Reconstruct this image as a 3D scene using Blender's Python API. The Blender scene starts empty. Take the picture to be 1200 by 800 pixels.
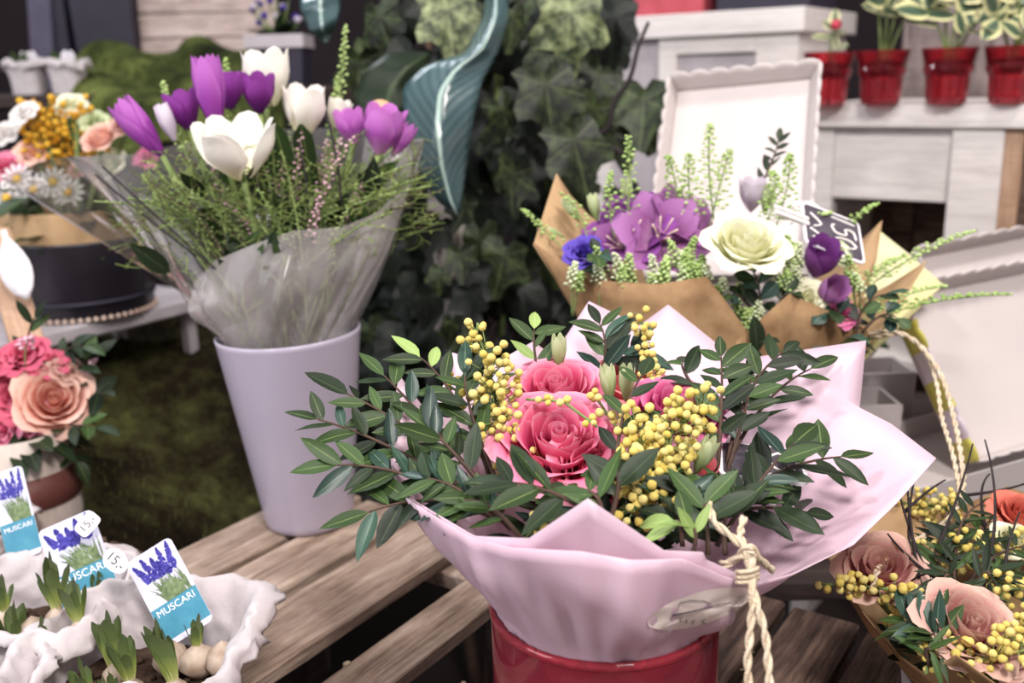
import bpy, bmesh, math, random
from mathutils import Vector, Matrix, noise
R = random.Random(7)
C = bpy.context.scene.collection
V = Vector
sc = bpy.context.scene

# ------------------------------------------------------------------ camera
F = 1150.0
PITCH = 15.0
cam_d = bpy.data.cameras.new('camera'); cam = bpy.data.objects.new('camera', cam_d); C.objects.link(cam)
cam_d.sensor_width = 36.0; cam_d.lens = 36.0 * F / 1200.0; cam_d.clip_start = 0.02
CM = Matrix.Translation((0, 0, 0.42)) @ Matrix.Rotation(math.radians(90 - PITCH), 4, 'X') @ Matrix.Rotation(math.radians(-1.5), 4, 'Z')
cam.matrix_world = CM
sc.camera = cam
cam_d.dof.use_dof = True; cam_d.dof.focus_distance = 0.60; cam_d.dof.aperture_fstop = 6.0

# ------------------------------------------------------------------ world, lamps, exposure
w = bpy.data.worlds.new('world'); sc.world = w; w.use_nodes = True
w.node_tree.nodes['Background'].inputs[0].default_value = (1.0, 0.93, 0.95, 1)
w.node_tree.nodes['Background'].inputs[1].default_value = 0.27
def area(name, loc, target, size, power, col):
    d = bpy.data.lights.new(name, 'AREA'); d.size = size; d.energy = power; d.color = col
    o = bpy.data.objects.new(name, d); C.objects.link(o); o.location = loc
    o.rotation_euler = (V(target) - V(loc)).to_track_quat('-Z', 'Y').to_euler()
area('shop_lamp', (0.35, -0.50, 1.60), (0.05, 0.65, 0.1), 0.34, 22, (1, 0.94, 0.91))
area('gloss_light', (-1.7, -0.1, 0.95), (-0.1, 0.8, 0.1), 0.9, 13, (0.90, 0.94, 1))  # added soft source, puts highlights on the vase, jar and film
area('shop_lamp', (-0.75, 0.2, 1.7), (-0.25, 0.9, 0.1), 0.25, 9, (1, 0.96, 0.96))
area('shop_lamp', (0.75, 0.75, 1.8), (0.55, 1.1, 0.2), 0.25, 11, (1, 0.93, 0.88))
area('shop_lamp', (-0.9, 2.2, 1.7), (-0.5, 1.4, 0.2), 0.4, 8, (0.86, 0.92, 1))
sc.view_settings.view_transform = 'Standard'; sc.view_settings.look = 'None'
sc.view_settings.exposure = 0.70; sc.view_settings.gamma = 1.0; sc.view_settings.use_curve_mapping = False

def P(px, py, Z):
    return CM @ V(((px - 600) / F * Z, -(py - 400) / F * Z, -Z))
def G(px, py, z):
    o = CM.translation; d = CM.to_3x3() @ V(((px - 600) / F, -(py - 400) / F, -1))
    return o + d * ((z - o.z) / d.z)
CAMP = CM.translation.copy()

# ------------------------------------------------------------------ helpers: objects
I4 = Matrix.Identity(4)
WM = {}
def thing(name, label, cat, loc, group=None):
    o = bpy.data.objects.new(name, None); C.objects.link(o); o.empty_display_size = 0.02
    o.location = loc; WM[o.name] = Matrix.Translation(loc)
    o['label'] = label; o['category'] = cat
    if group: o['group'] = group
    return o
def part(name, me, parent, mat=None, M=I4, label=None, stuff=False):
    o = bpy.data.objects.new(name, me); C.objects.link(o)
    WM[o.name] = M.copy()
    if parent is not None:
        o.parent = parent; o.matrix_basis = WM[parent.name].inverted() @ M
    else: o.matrix_basis = M
    if mat is not None:
        if not me.materials: me.materials.append(mat)
        elif me.materials[0] is not mat:
            o.material_slots[0].link = 'OBJECT'; o.material_slots[0].material = mat
    if label: o['label'] = label
    if stuff: o['kind'] = 'stuff'
    return o
def tag(o, label, cat, group=None, kind=None):
    if label: o['label'] = label
    if cat: o['category'] = cat
    if group: o['group'] = group
    if kind: o['kind'] = kind
    return o
def struct(name, me, mat, M=I4):
    o = part(name, me, None, mat, M); o['kind'] = 'structure'; return o
def solid(o, t, off=0):
    m = o.modifiers.new('thickness', 'SOLIDIFY'); m.thickness = t; m.offset = off; return o

# ------------------------------------------------------------------ helpers: meshes
class MB:
    def __init__(s): s.v = []; s.f = []; s.uv = []
    def add(s, vs, fs, uvs=None):
        k = len(s.v); s.v += [tuple(a) for a in vs]; s.f += [tuple(i + k for i in f) for f in fs]
        s.uv += list(uvs) if uvs else [(0, 0)] * len(vs)
        return s
    def grid(s, fn, nu, nv, closed=False):
        vs = []; uv = []
        for j in range(nv + 1):
            for i in range(nu if closed else nu + 1):
                vs.append(fn(i / nu, j / nv)); uv.append((i / nu, j / nv))
        m = nu if closed else nu + 1; fs = []
        for j in range(nv):
            for i in range(nu):
                a = j * m + i; b = j * m + (i + 1) % m
                fs.append((a, b, b + m, a + m))
        return s.add(vs, fs, uv)
    def tube(s, pts, r, n=6, cap=True):
        pts = [V(p) for p in pts]; k = len(pts)
        rs = r if isinstance(r, (list, tuple)) else [r] * k
        vs = []; fs = []; uv = []
        t0 = (pts[1] - pts[0]).normalized(); up = V((0, 0, 1)) if abs(t0.z) < 0.9 else V((1, 0, 0))
        x = t0.cross(up).normalized()
        for i in range(k):
            t = (pts[min(i + 1, k - 1)] - pts[max(i - 1, 0)])
            if t.length < 1e-9: t = t0
            t.normalize(); x = (x - t * x.dot(t)); x.normalize(); y = t.cross(x)
            for j in range(n):
                a = 2 * math.pi * j / n
                vs.append(pts[i] + (x * math.cos(a) + y * math.sin(a)) * rs[i]); uv.append((j / n, i / (k - 1)))
        for i in range(k - 1):
            for j in range(n):
                a = i * n + j; b = i * n + (j + 1) % n
                fs.append((a, b, b + n, a + n))
        if cap:
            fs.append(tuple(range(n - 1, -1, -1))); fs.append(tuple((k - 1) * n + j for j in range(n)))
        return s.add(vs, fs, uv)
    def lathe(s, prof, n=32, c=(0, 0, 0), wob=None):
        vs = []; fs = []; uv = []
        for i, (r, z) in enumerate(prof):
            for j in range(n):
                a = 2 * math.pi * j / n; rr = r * (wob(a, z) if wob else 1)
                vs.append((c[0] + rr * math.cos(a), c[1] + rr * math.sin(a), c[2] + z)); uv.append((j / n, i / (len(prof) - 1)))
        for i in range(len(prof) - 1):
            for j in range(n):
                a = i * n + j; b = i * n + (j + 1) % n
                fs.append((a, b, b + n, a + n))
        return s.add(vs, fs, uv)
    def box(s, sx, sy, sz, M=I4, bev=0.0, c=(0, 0, 0)):
        bm = bmesh.new(); bmesh.ops.create_cube(bm, size=1.0)
        bmesh.ops.scale(bm, vec=(sx, sy, sz), verts=bm.verts)
        if bev: bmesh.ops.bevel(bm, geom=bm.edges[:], offset=bev, segments=1, affect='EDGES')
        bm.verts.index_update()
        s.add([M @ (v.co + V(c)) for v in bm.verts], [[v.index for v in f.verts] for f in bm.faces])
        bm.free(); return s
    def ball(s, c, r, sub=1, sq=(1, 1, 1), jit=0.0):
        bm = bmesh.new(); bmesh.ops.create_icosphere(bm, subdivisions=sub, radius=1.0); bm.verts.index_update()
        s.add([V(c) + V((v.co.x * sq[0], v.co.y * sq[1], v.co.z * sq[2])) * r * (1 + R.uniform(-jit, jit)) for v in bm.verts],
              [[v.index for v in f.verts] for f in bm.faces]); bm.free(); return s
    def mesh(s, name, smooth=True):
        me = bpy.data.meshes.new(name); me.from_pydata(s.v, [], s.f)
        if smooth: me.polygons.foreach_set('use_smooth', [True] * len(me.polygons))
        ul = me.uv_layers.new(name='UVMap'); li = [0] * len(me.loops); me.loops.foreach_get('vertex_index', li)
        fl = []
        for i in li: fl += s.uv[i]
        ul.data.foreach_set('uv', fl); me.update(); return me

def frame(pos, y, z):
    y = V(y).normalized(); z = V(z); x = y.cross(z)
    if x.length < 1e-6: x = y.cross(V((1, 0.3, 0.2)))
    x.normalize(); z = x.cross(y)
    return Matrix(((x.x, y.x, z.x, pos[0]), (x.y, y.y, z.y, pos[1]), (x.z, y.z, z.z, pos[2]), (0, 0, 0, 1)))
def axis_frame(pos, axis, spin=0.0, s=1.0):
    q = V(axis).normalized().to_track_quat('Z', 'Y')
    return Matrix.Translation(pos) @ q.to_matrix().to_4x4() @ Matrix.Rotation(spin, 4, 'Z') @ Matrix.Scale(s, 4)
def bez(a, b, c, n):
    a, b, c = V(a), V(b), V(c)
    return [a * (1 - t) ** 2 + b * 2 * t * (1 - t) + c * t * t for t in [i / n for i in range(n + 1)]]
def resample(pts, n):
    pts = [V(p) for p in pts]; L = [0]
    for i in range(1, len(pts)): L.append(L[-1] + (pts[i] - pts[i - 1]).length)
    out = []
    for k in range(n + 1):
        d = L[-1] * k / n; i = 1
        while i < len(L) - 1 and L[i] < d: i += 1
        t = (d - L[i - 1]) / max(1e-9, L[i] - L[i - 1]); out.append(pts[i - 1].lerp(pts[i], t))
    return out
def spline(pts, n=8):
    pts = [V(p) for p in pts]; out = []
    for i in range(len(pts) - 1):
        p0 = pts[max(0, i - 1)]; p1 = pts[i]; p2 = pts[i + 1]; p3 = pts[min(len(pts) - 1, i + 2)]
        for k in range(n):
            t = k / n
            out.append(0.5 * ((2 * p1) + (p2 - p0) * t + (2 * p0 - 5 * p1 + 4 * p2 - p3) * t * t + (3 * p1 - p0 - 3 * p2 + p3) * t ** 3))
    out.append(pts[-1]); return out

# ------------------------------------------------------------------ helpers: materials
def srgb(h):
    h = h.lstrip('#'); o = []
    for i in (0, 2, 4):
        c = int(h[i:i + 2], 16) / 255; o.append(c / 12.92 if c <= 0.04045 else ((c + 0.055) / 1.055) ** 2.4)
    return (o[0], o[1], o[2], 1)
class NT:
    def __init__(s, name):
        s.m = bpy.data.materials.new(name); s.m.use_nodes = True; s.t = s.m.node_tree; s.n = s.t.nodes
        s.b = s.n['Principled BSDF']; s.out = s.n['Material Output']
    def node(s, typ, **kw):
        n = s.n.new(typ)
        for k, v in kw.items(): setattr(n, k, v)
        return n
    def link(s, a, b): s.t.links.new(a, b)
    def mix(s, fac, a, b, mode='MIX'):
        n = s.node('ShaderNodeMix', data_type='RGBA', blend_type=mode)
        for sock, val in ((n.inputs[0], fac), (n.inputs[6], a), (n.inputs[7], b)):
            if hasattr(val, 'links'): s.link(val, sock)
            else: sock.default_value = val
        return n.outputs[2]
    def math(s, op, a, b=0.0, c=None):
        n = s.node('ShaderNodeMath', operation=op)
        for sock, val in zip(n.inputs, (a, b, c)):
            if val is None: continue
            if hasattr(val, 'links'): s.link(val, sock)
            else: sock.default_value = val
        return n.outputs[0]
    def ramp(s, fac, stops):
        n = s.node('ShaderNodeValToRGB'); s.link(fac, n.inputs[0]); e = n.color_ramp.elements
        while len(e) < len(stops): e.new(0.5)
        for q, (p, c) in zip(e, stops): q.position = p; q.color = c
        return n.outputs[0]
    def noise(s, scale, detail=3, vec=None, rough=0.55):
        n = s.node('ShaderNodeTexNoise'); n.inputs['Scale'].default_value = scale; n.inputs['Detail'].default_value = detail
        n.inputs['Roughness'].default_value = rough
        s.link(vec if vec is not None else s.coord('Object'), n.inputs['Vector']); return n.outputs[0]
    def coord(s, k='Object'): return s.node('ShaderNodeTexCoord').outputs[k]
    def scaled(s, vec, sc3, rot=(0, 0, 0)):
        n = s.node('ShaderNodeMapping'); n.inputs['Scale'].default_value = sc3; n.inputs['Rotation'].default_value = rot
        s.link(vec, n.inputs['Vector']); return n.outputs[0]
    def rnd(s): return s.node('ShaderNodeObjectInfo').outputs['Random']
    def bump(s, h, strength=0.3, dist=0.002):
        n = s.node('ShaderNodeBump'); n.inputs['Strength'].default_value = strength; n.inputs['Distance'].default_value = dist
        s.link(h, n.inputs['Height']); s.link(n.outputs[0], s.b.inputs['Normal']); return n.outputs[0]
    def set(s, col=None, rough=0.6, spec=0.4, metal=0.0):
        if col is not None:
            if hasattr(col, 'links'): s.link(col, s.b.inputs['Base Color'])
            else: s.b.inputs['Base Color'].default_value = col
        s.b.inputs['Roughness'].default_value = rough; s.b.inputs['Specular IOR Level'].default_value = spec
        s.b.inputs['Metallic'].default_value = metal; return s
    def translucent(s, fac, col):
        t = s.node('ShaderNodeBsdfTranslucent'); mx = s.node('ShaderNodeMixShader'); mx.inputs[0].default_value = fac
        if hasattr(col, 'links'): s.link(col, t.inputs[0])
        else: t.inputs[0].default_value = col
        s.link(s.b.outputs[0], mx.inputs[1]); s.link(t.outputs[0], mx.inputs[2]); s.link(mx.outputs[0], s.out.inputs['Surface'])
def plain(name, c1, c2=None, rough=0.6, scale=20, spec=0.3, bump=0.0, tl=0.0, rand=0.0, detail=3, stretch=None, bscale=None):
    t = NT(name); a = srgb(c1); b = srgb(c2 or c1)
    co = t.coord('Object')
    if stretch: co = t.scaled(co, stretch)
    nz = t.noise(scale, detail, co)
    fac = t.math('MULTIPLY_ADD', nz, 2.2, -0.6)
    if rand: fac = t.math('ADD', fac, t.math('MULTIPLY_ADD', t.rnd(), 2 * rand, -rand))
    n = t.node('ShaderNodeClamp'); t.link(fac, n.inputs[0])
    col = t.mix(n.outputs[0], a, b); t.set(col, rough, spec)
    if bump: t.bump(t.noise(bscale or scale * 2, 4, co), bump)
    if tl: t.translucent(tl, col)
    return t.m
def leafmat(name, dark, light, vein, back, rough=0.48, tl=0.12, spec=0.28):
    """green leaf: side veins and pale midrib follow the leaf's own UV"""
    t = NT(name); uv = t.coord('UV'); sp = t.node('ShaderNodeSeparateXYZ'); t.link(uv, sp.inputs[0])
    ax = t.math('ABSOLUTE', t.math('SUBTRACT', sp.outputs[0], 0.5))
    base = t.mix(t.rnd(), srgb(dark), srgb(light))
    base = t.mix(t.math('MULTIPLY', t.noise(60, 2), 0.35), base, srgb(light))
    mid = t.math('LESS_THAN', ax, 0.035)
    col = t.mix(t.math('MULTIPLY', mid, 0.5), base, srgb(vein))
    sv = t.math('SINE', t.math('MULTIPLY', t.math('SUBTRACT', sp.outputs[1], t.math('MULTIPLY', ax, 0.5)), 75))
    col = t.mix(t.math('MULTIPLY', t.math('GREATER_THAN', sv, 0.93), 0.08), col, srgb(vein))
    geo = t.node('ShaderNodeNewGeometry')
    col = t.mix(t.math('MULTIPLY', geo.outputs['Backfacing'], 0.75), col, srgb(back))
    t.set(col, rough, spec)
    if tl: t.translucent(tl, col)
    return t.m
def petalmat(name, base, tip, heart=None, rough=0.55, tl=0.22, rim=None):
    t = NT(name); uv = t.coord('UV'); sp = t.node('ShaderNodeSeparateXYZ'); t.link(uv, sp.inputs[0])
    stops = [(0.0, srgb(heart or base)), (0.45, srgb(base)), (0.86, srgb(tip))]
    if rim: stops.append((0.98, srgb(rim)))
    col = t.ramp(sp.outputs[1], stops)
    vn = t.noise(1.0, 2, t.scaled(uv, (40, 3, 1)))
    col = t.mix(t.math('MULTIPLY', vn, 0.22), col, srgb(heart or base))
    col = t.mix(t.math('MULTIPLY', t.rnd(), 0.25), col, srgb(base))
    t.set(col, rough, 0.25); t.bump(vn, 0.15, 0.001); t.translucent(tl, col)
    return t.m
def film(name, tint, haze, hazecol, rough=0.08):
    """clear plastic film: mostly see-through, milky by HAZE, shiny by Fresnel"""
    t = NT(name); tr = t.node('ShaderNodeBsdfTransparent'); tr.inputs[0].default_value = tint
    df = t.node('ShaderNodeBsdfTranslucent'); df.inputs[0].default_value = srgb(hazecol)
    d2 = t.node('ShaderNodeBsdfDiffuse'); d2.inputs[0].default_value = srgb(hazecol)
    hz = t.node('ShaderNodeMixShader'); hz.inputs[0].default_value = 0.6; t.link(df.outputs[0], hz.inputs[1]); t.link(d2.outputs[0], hz.inputs[2])
    m1 = t.node('ShaderNodeMixShader'); 
    nf = t.math('MULTIPLY', t.math('MULTIPLY_ADD', t.noise(22, 3), 1.2, 0.4), haze); t.link(nf, m1.inputs[0])
    t.link(tr.outputs[0], m1.inputs[1]); t.link(hz.outputs[0], m1.inputs[2])
    gl = t.node('ShaderNodeBsdfGlossy'); gl.inputs[1].default_value = rough
    fr = t.node('ShaderNodeFresnel'); fr.inputs[0].default_value = 1.35
    m2 = t.node('ShaderNodeMixShader'); t.link(t.math('MULTIPLY', fr.outputs[0], .6), m2.inputs[0]); t.link(m1.outputs[0], m2.inputs[1]); t.link(gl.outputs[0], m2.inputs[2])
    t.link(m2.outputs[0], t.out.inputs['Surface']); return t.m
def tintglass(name, col, body=0.12, bodycol=None, refr=0.5):
    """coloured glass wall: tinted see-through body with Fresnel gloss"""
    t = NT(name); tr = t.node('ShaderNodeBsdfTransparent'); tr.inputs[0].default_value = col
    lw = t.node('ShaderNodeLayerWeight'); lw.inputs[0].default_value = 0.35
    df = t.node('ShaderNodeBsdfDiffuse'); df.inputs[0].default_value = bodycol or (col[0] * 0.6, col[1] * 0.5, col[2] * 0.5, 1)
    rf = t.node('ShaderNodeBsdfRefraction'); rf.inputs['Color'].default_value = col; rf.inputs['IOR'].default_value = 1.42; rf.inputs['Roughness'].default_value = 0.02
    m0 = t.node('ShaderNodeMixShader'); m0.inputs[0].default_value = refr; t.link(tr.outputs[0], m0.inputs[1]); t.link(rf.outputs[0], m0.inputs[2])
    m1 = t.node('ShaderNodeMixShader'); m1.inputs[0].default_value = body; t.link(m0.outputs[0], m1.inputs[1]); t.link(df.outputs[0], m1.inputs[2])
    gl = t.node('ShaderNodeBsdfGlossy'); gl.inputs[1].default_value = 0.03
    fr = t.node('ShaderNodeFresnel'); fr.inputs[0].default_value = 1.5
    m2 = t.node('ShaderNodeMixShader'); t.link(fr.outputs[0], m2.inputs[0]); t.link(m1.outputs[0], m2.inputs[1]); t.link(gl.outputs[0], m2.inputs[2])
    t.link(m2.outputs[0], t.out.inputs['Surface']); return t.m
def woodmat(name, dark, mid, light, grain=(4, 26, 30), rough=0.75, stain=0.35):
    t = NT(name); co = t.coord('Object'); rn = t.rnd()
    off = t.node('ShaderNodeVectorMath', operation='ADD'); t.link(co, off.inputs[0])
    cb = t.node('ShaderNodeCombineXYZ'); t.link(t.math('MULTIPLY', rn, 13), cb.inputs[0]); t.link(t.math('MULTIPLY', rn, 7), cb.inputs[1]); t.link(cb.outputs[0], off.inputs[1])
    g = t.math('ADD', t.math('MULTIPLY', t.noise(2.2, 6, t.scaled(off.outputs[0], grain), 0.65), .5), t.math('MULTIPLY', t.noise(2.2, 4, t.scaled(off.outputs[0], tuple(3.6 * q if q > 10 else 1.6 * q for q in grain)), 0.7), .5))
    col = t.ramp(g, [(0.34, srgb(dark)), (0.46, srgb(mid)), (0.64, srgb(light))])
    st = t.noise(14, 4, off.outputs[0])
    st = t.ramp(st, [(0.45, (0, 0, 0, 1)), (0.62, (1, 1, 1, 1))])
    col = t.mix(t.math('MULTIPLY', st, stain), col, srgb(dark))
    fn = t.noise(3, 2, t.scaled(off.outputs[0], (6, 220, 220)))
    col = t.mix(t.math('MULTIPLY', t.math('GREATER_THAN', fn, 0.60), 0.40), col, srgb(dark))
    t.set(col, rough, 0.25); t.bump(g, 0.8, 0.003); return t.m

M = {}
M['slat'] = woodmat('weathered_slat_wood', '4f3f37', '8f7a6b', 'b9a697', stain=.42)
M['slat_dark'] = woodmat('dark_slat_wood', '2c211f', '57443c', '8a7263')
M['slat_black'] = woodmat('old_dark_wood', '1d1718', '332928', '4d3f3b')
M['board'] = woodmat('bleached_board', '84736e', 'c2aea6', 'e0d0c8')
M['whitewash'] = woodmat('whitewashed_wood', 'c4bcb9', 'dcd5d2', 'e8e2df', stain=0.05)
M['whitegrey'] = plain('grey_white_paint', 'a29aa0', 'c3bcc0', 0.6, 12)
M['vase'] = plain('lavender_ceramic', 'a79fb0', 'b2a9b8', 0.22, 6, 0.5)
M['pinkpaper'] = plain('pink_paper', 'e3c6d6', 'eed7e2', 0.42, 9, 0.35, tl=0.34)
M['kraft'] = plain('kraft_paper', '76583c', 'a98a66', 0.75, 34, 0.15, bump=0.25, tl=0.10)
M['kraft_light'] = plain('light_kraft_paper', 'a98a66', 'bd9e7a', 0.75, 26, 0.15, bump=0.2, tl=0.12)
M['yellowpaper'] = plain('yellow_tissue', 'ece28a', 'f6f2cf', 0.6, 14, tl=0.25)
M['redglass_small'] = tintglass('bright_red_glass', (0.96, 0.42, 0.47, 1), 0.05, (.9, .10, .15, 1), .6)
M['redglass'] = tintglass('red_glass', (0.97, 0.50, 0.54, 1), 0.16, (.9, .10, .16, 1), .25)
M['film'] = film('clear_film', (0.96, 0.95, 0.95, 1), 0.10, 'e6dfde', 0.12)
M['film_milky'] = film('milky_film', (0.95, 0.93, 0.93, 1), 0.36, 'e0d6d6', 0.14)
M['leaf'] = leafmat('olive_leaf', '172411', '3c552b', '7c9052', '4e663c')
M['leaf_pale'] = leafmat('young_leaf', '64803f', '97b067', 'bcc98c', '86a060')
M['leaf_blue'] = leafmat('blue_green_leaf', '1c2c2a', '385446', '738d76', '4d675c', 0.36)
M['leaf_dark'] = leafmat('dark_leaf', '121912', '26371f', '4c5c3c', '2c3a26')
M['twig'] = plain('twig_bark', '3a2c26', '5b463b', 0.8, 60)
M['blacktwig'] = plain('black_twig', '1f1a1c', '362d2e', 0.8, 60)
M['greenstem'] = plain('green_stem', '5d7040', '8a9a5c', 0.6, 40)
M['mimosa'] = plain('mimosa_yellow', 'edcf5e', 'fbeea0', 0.85, 420, 0.1, bump=0.6, rand=0.35)
M['rose'] = petalmat('pink_rose', 'd8487a', 'ee86a6', 'b52a5c', rim='f4b0c4')
M['rose_deep'] = petalmat('magenta_rose', 'c93f80', 'e678aa', '9e2560', rim='f09cc0')
M['rose_salmon'] = petalmat('salmon_rose', 'e0717e', 'ee9c9f', 'c8505f')
M['rose_dusty'] = petalmat('dusty_rose', 'c88a88', 'd8b0a2', 'b85a6c', rim='dfc3ae')
M['rose_peach'] = petalmat('peach_rose', 'efb09e', 'f7d5c4', 'e08e80')
M['rose_cream'] = petalmat('cream_rose', 'e9e8c0', 'f4f2dc', 'cfd792')
M['rose_red'] = petalmat('raspberry_flower', 'c53d5f', 'de6c86', '8f2343')
M['rose_orange'] = petalmat('orange_rose', 'c9584c', 'e0806c', '9c3a3a')
M['tulip_white'] = petalmat('white_tulip', 'f3ede6', 'faf6f1', 'e6e0b4')
M['tulip_purple'] = petalmat('purple_tulip', 'a548ae', 'c375c6', '8d3a98')
M['tulip_dark'] = petalmat('violet_tulip', '7d2b85', '9a47a3', '561c66')
M['tulip_mag'] = petalmat('magenta_tulip', 'b04bb6', 'd07fd0', 'd9a4ce')
M['lisianthus'] = petalmat('violet_lisianthus', '46309a', '6650bc', '2d1c70')
M['pale_lilac'] = petalmat('pale_lilac', 'd9cbdc', 'e8dfe8', 'c8bac8')
M['white_petal'] = petalmat('white_petal', 'eee8e6', 'f7f3f0', 'ddd6cf')
M['greenbud'] = petalmat('green_bud', 'b5c58c', 'd5dcb4', '8ea564')
M['seed'] = plain('green_seed', '86a553', 'bcd08a', 0.6, 300, rand=0.3)
M['seed_white'] = plain('white_seed', 'c2d09b', 'e6ead0', 0.6, 300)
M['pinkberry'] = plain('pink_waxflower', 'c993a8', 'e3bfc8', 0.6, 300)
M['greenfuzz'] = plain('green_filler', '4c5e33', '9caf6a', 0.7, 90)
M['fillgreen'] = plain('fresh_filler', '4b5f2c', 'a3b668', 0.6, 40, tl=.2)
M['fillbrown'] = plain('twig_filler', '4a3a30', '8a8a58', 0.7, 40)
M['yarrow'] = plain('mustard_yarrow', 'b9791d', 'e6bb45', 0.85, 300, 0.1, rand=0.4)
M['twine'] = plain('jute_twine', 'c9b294', 'eadbc4', 0.9, 160, 0.1, bump=0.9, bscale=700)
M['chalk'] = plain('chalkboard', '3a333d', '57505a', 0.7, 50)
M['chalkline'] = plain('chalk_line', 'efe8e2', 'f7f2ee', 0.8)
M['tagwhite'] = plain('white_card', 'e9e4ea', 'f0ecf0', 0.5)
M['ovaltag'] = plain('cream_sticker', 'd8c9c2', 'e4d6cf', 0.5)
M['ink'] = plain('dark_ink', '322c38', '3c3540', 0.7)
M['label'] = plain('label_card', 'c6c5d8', 'd3d2e0', 0.35)
M['labelblue'] = plain('label_blue', '3f7f98', '5494aa', 0.35, 60)
M['printviolet'] = plain('print_violet', '2c2a86', '5750b0', 0.4, 420)
M['printgreen'] = plain('print_green', '4a5c3c', '82936a', 0.4, 300)
M['bag'] = plain('white_bag_paper', 'd0c7c9', 'ddd5d6', 0.65, 14, tl=0.30, bump=0.55, bscale=75)
M['soil'] = plain('soil', '2b211c', '4d3d31', 0.95, 130, 0.1, bump=1.0)
M['bulb'] = plain('bulb_skin', '8d7663', 'c3b2a2', 0.6, 70)
M['sprout'] = NT('sprout').m
M['cache_black'] = plain('black_lacquer', '17131a', '231e26', 0.35, 20, 0.5)
M['bead'] = plain('beige_bead', 'b59c8e', 'd0bbac', 0.5)
M['brownband'] = plain('brown_leather', '5c3430', '6f433c', 0.5, 30, bump=0.2)
M['birch'] = plain('birch_bark', '9d8e84', 'd3c7bd', 0.8, 9, stretch=(4, 4, 1.2), bump=0.2)
M['beige'] = woodmat('beige_wood', '8d6f58', 'b29077', 'c9aa92', (30, 30, 3))
M['tray'] = plain('white_tray', 'bdb4b2', 'c9c0be', 0.5, 5, 0.3)
M['potgrey'] = plain('grey_planter', 'a79fa0', 'bbb3b2', 0.6, 12)
M['potdark'] = plain('dark_planter', '292632', '353140', 0.55, 10)
def mossmat(name, stops, scale):
    t = NT(name); co = t.coord('Object'); n1 = t.noise(scale, 5, co, .65); n2 = t.noise(scale * 9, 4, co, .7)
    f = t.math('ADD', t.math('MULTIPLY', n1, .72), t.math('MULTIPLY', n2, .28))
    t.set(t.ramp(f, [(p, srgb(c)) for p, c in stops]), .95, .05); t.bump(t.noise(scale * 14, 5, co, .7), 1.0, .012); return t.m
M['mossmat'] = mossmat('moss_cloth', [(.36, '181c11'), (.5, '434b27'), (.64, '7a8348')], 7)
M['moss'] = mossmat('dark_moss', [(.36, '17120f'), (.47, '2b2519'), (.56, '47462a'), (.66, '6a6f3e')], 6)
M['mosstuft'] = plain('moss_tuft', '35301f', '5d6337', 0.95, 7, 0.05)
M['wall'] = plain('dark_wall', '231c20', '2c2529', 0.9, 3)
M['floor'] = plain('dark_floor', '241d1d', '332a28', 0.9, 5)
M['berry'] = plain('red_berry', 'b3273a', 'd2445a', 0.3, 20, 0.6)
M['stamen'] = plain('stamen', 'e5d3c0', 'd9b0b0', 0.7)
M['pollen'] = plain('yellow_disc', 'c99a2d', 'e5bd4a', 0.8, 200)
M['wire'] = plain('dry_straw', '8e7d68', 'b3a28a', 0.8)
def gradmat(name, stops, rough=0.5, tl=0.1, along=1):
    t = NT(name); sp = t.node('ShaderNodeSeparateXYZ'); t.link(t.coord('UV'), sp.inputs[0])
    col = t.ramp(sp.outputs[along], [(p, srgb(c)) for p, c in stops])
    t.set(col, rough, 0.4)
    if tl: t.translucent(tl, col)
    return t.m
M['sprout'] = gradmat('sprout_leaf', [(0, 'cdd08e'), (0.22, '9aa658'), (0.55, '5f7040'), (1, '454f30')], 0.4)
M['holly'] = (lambda t: (t.set(t.ramp(t.math('ADD', t.math('MULTIPLY', t.math('ABSOLUTE', t.math('SUBTRACT', (lambda s: (t.link(t.coord('UV'), s.inputs[0]), s.outputs[0])[1])(t.node('ShaderNodeSeparateXYZ')), 0.5)), 2), t.math('MULTIPLY_ADD', t.noise(80, 2), 0.3, -0.15)),
    [(0.0, srgb('3e5044')), (0.5, srgb('5d7259')), (0.68, srgb('d9d69a')), (1, srgb('efe9b8'))]), 0.4, 0.4), t.m)[1])(NT('holly_leaf'))
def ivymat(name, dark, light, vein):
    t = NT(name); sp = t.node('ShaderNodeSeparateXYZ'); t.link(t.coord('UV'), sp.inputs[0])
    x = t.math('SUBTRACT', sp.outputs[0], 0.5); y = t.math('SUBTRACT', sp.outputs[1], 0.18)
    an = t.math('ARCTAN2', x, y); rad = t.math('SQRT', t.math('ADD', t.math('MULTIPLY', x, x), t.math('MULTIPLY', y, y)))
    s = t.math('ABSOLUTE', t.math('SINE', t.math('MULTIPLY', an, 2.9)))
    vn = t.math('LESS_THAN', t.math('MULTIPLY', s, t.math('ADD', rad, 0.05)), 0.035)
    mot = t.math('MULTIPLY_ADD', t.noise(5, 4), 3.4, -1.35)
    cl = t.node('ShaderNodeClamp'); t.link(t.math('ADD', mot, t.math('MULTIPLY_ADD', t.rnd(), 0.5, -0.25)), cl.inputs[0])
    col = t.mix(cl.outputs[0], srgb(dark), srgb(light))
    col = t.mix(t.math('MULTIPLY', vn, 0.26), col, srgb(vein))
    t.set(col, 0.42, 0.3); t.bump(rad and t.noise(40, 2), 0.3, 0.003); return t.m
M['ivy'] = ivymat('ivy_leaf', '12180f', '3f4d2c', '76825a')
M['ivy_pale'] = ivymat('variegated_ivy_leaf', '2a351f', '98a274', 'b0b78c')
M['ivy_dark'] = ivymat('dark_ivy_leaf', '0e1210', '1c241a', '333b2c')
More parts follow.
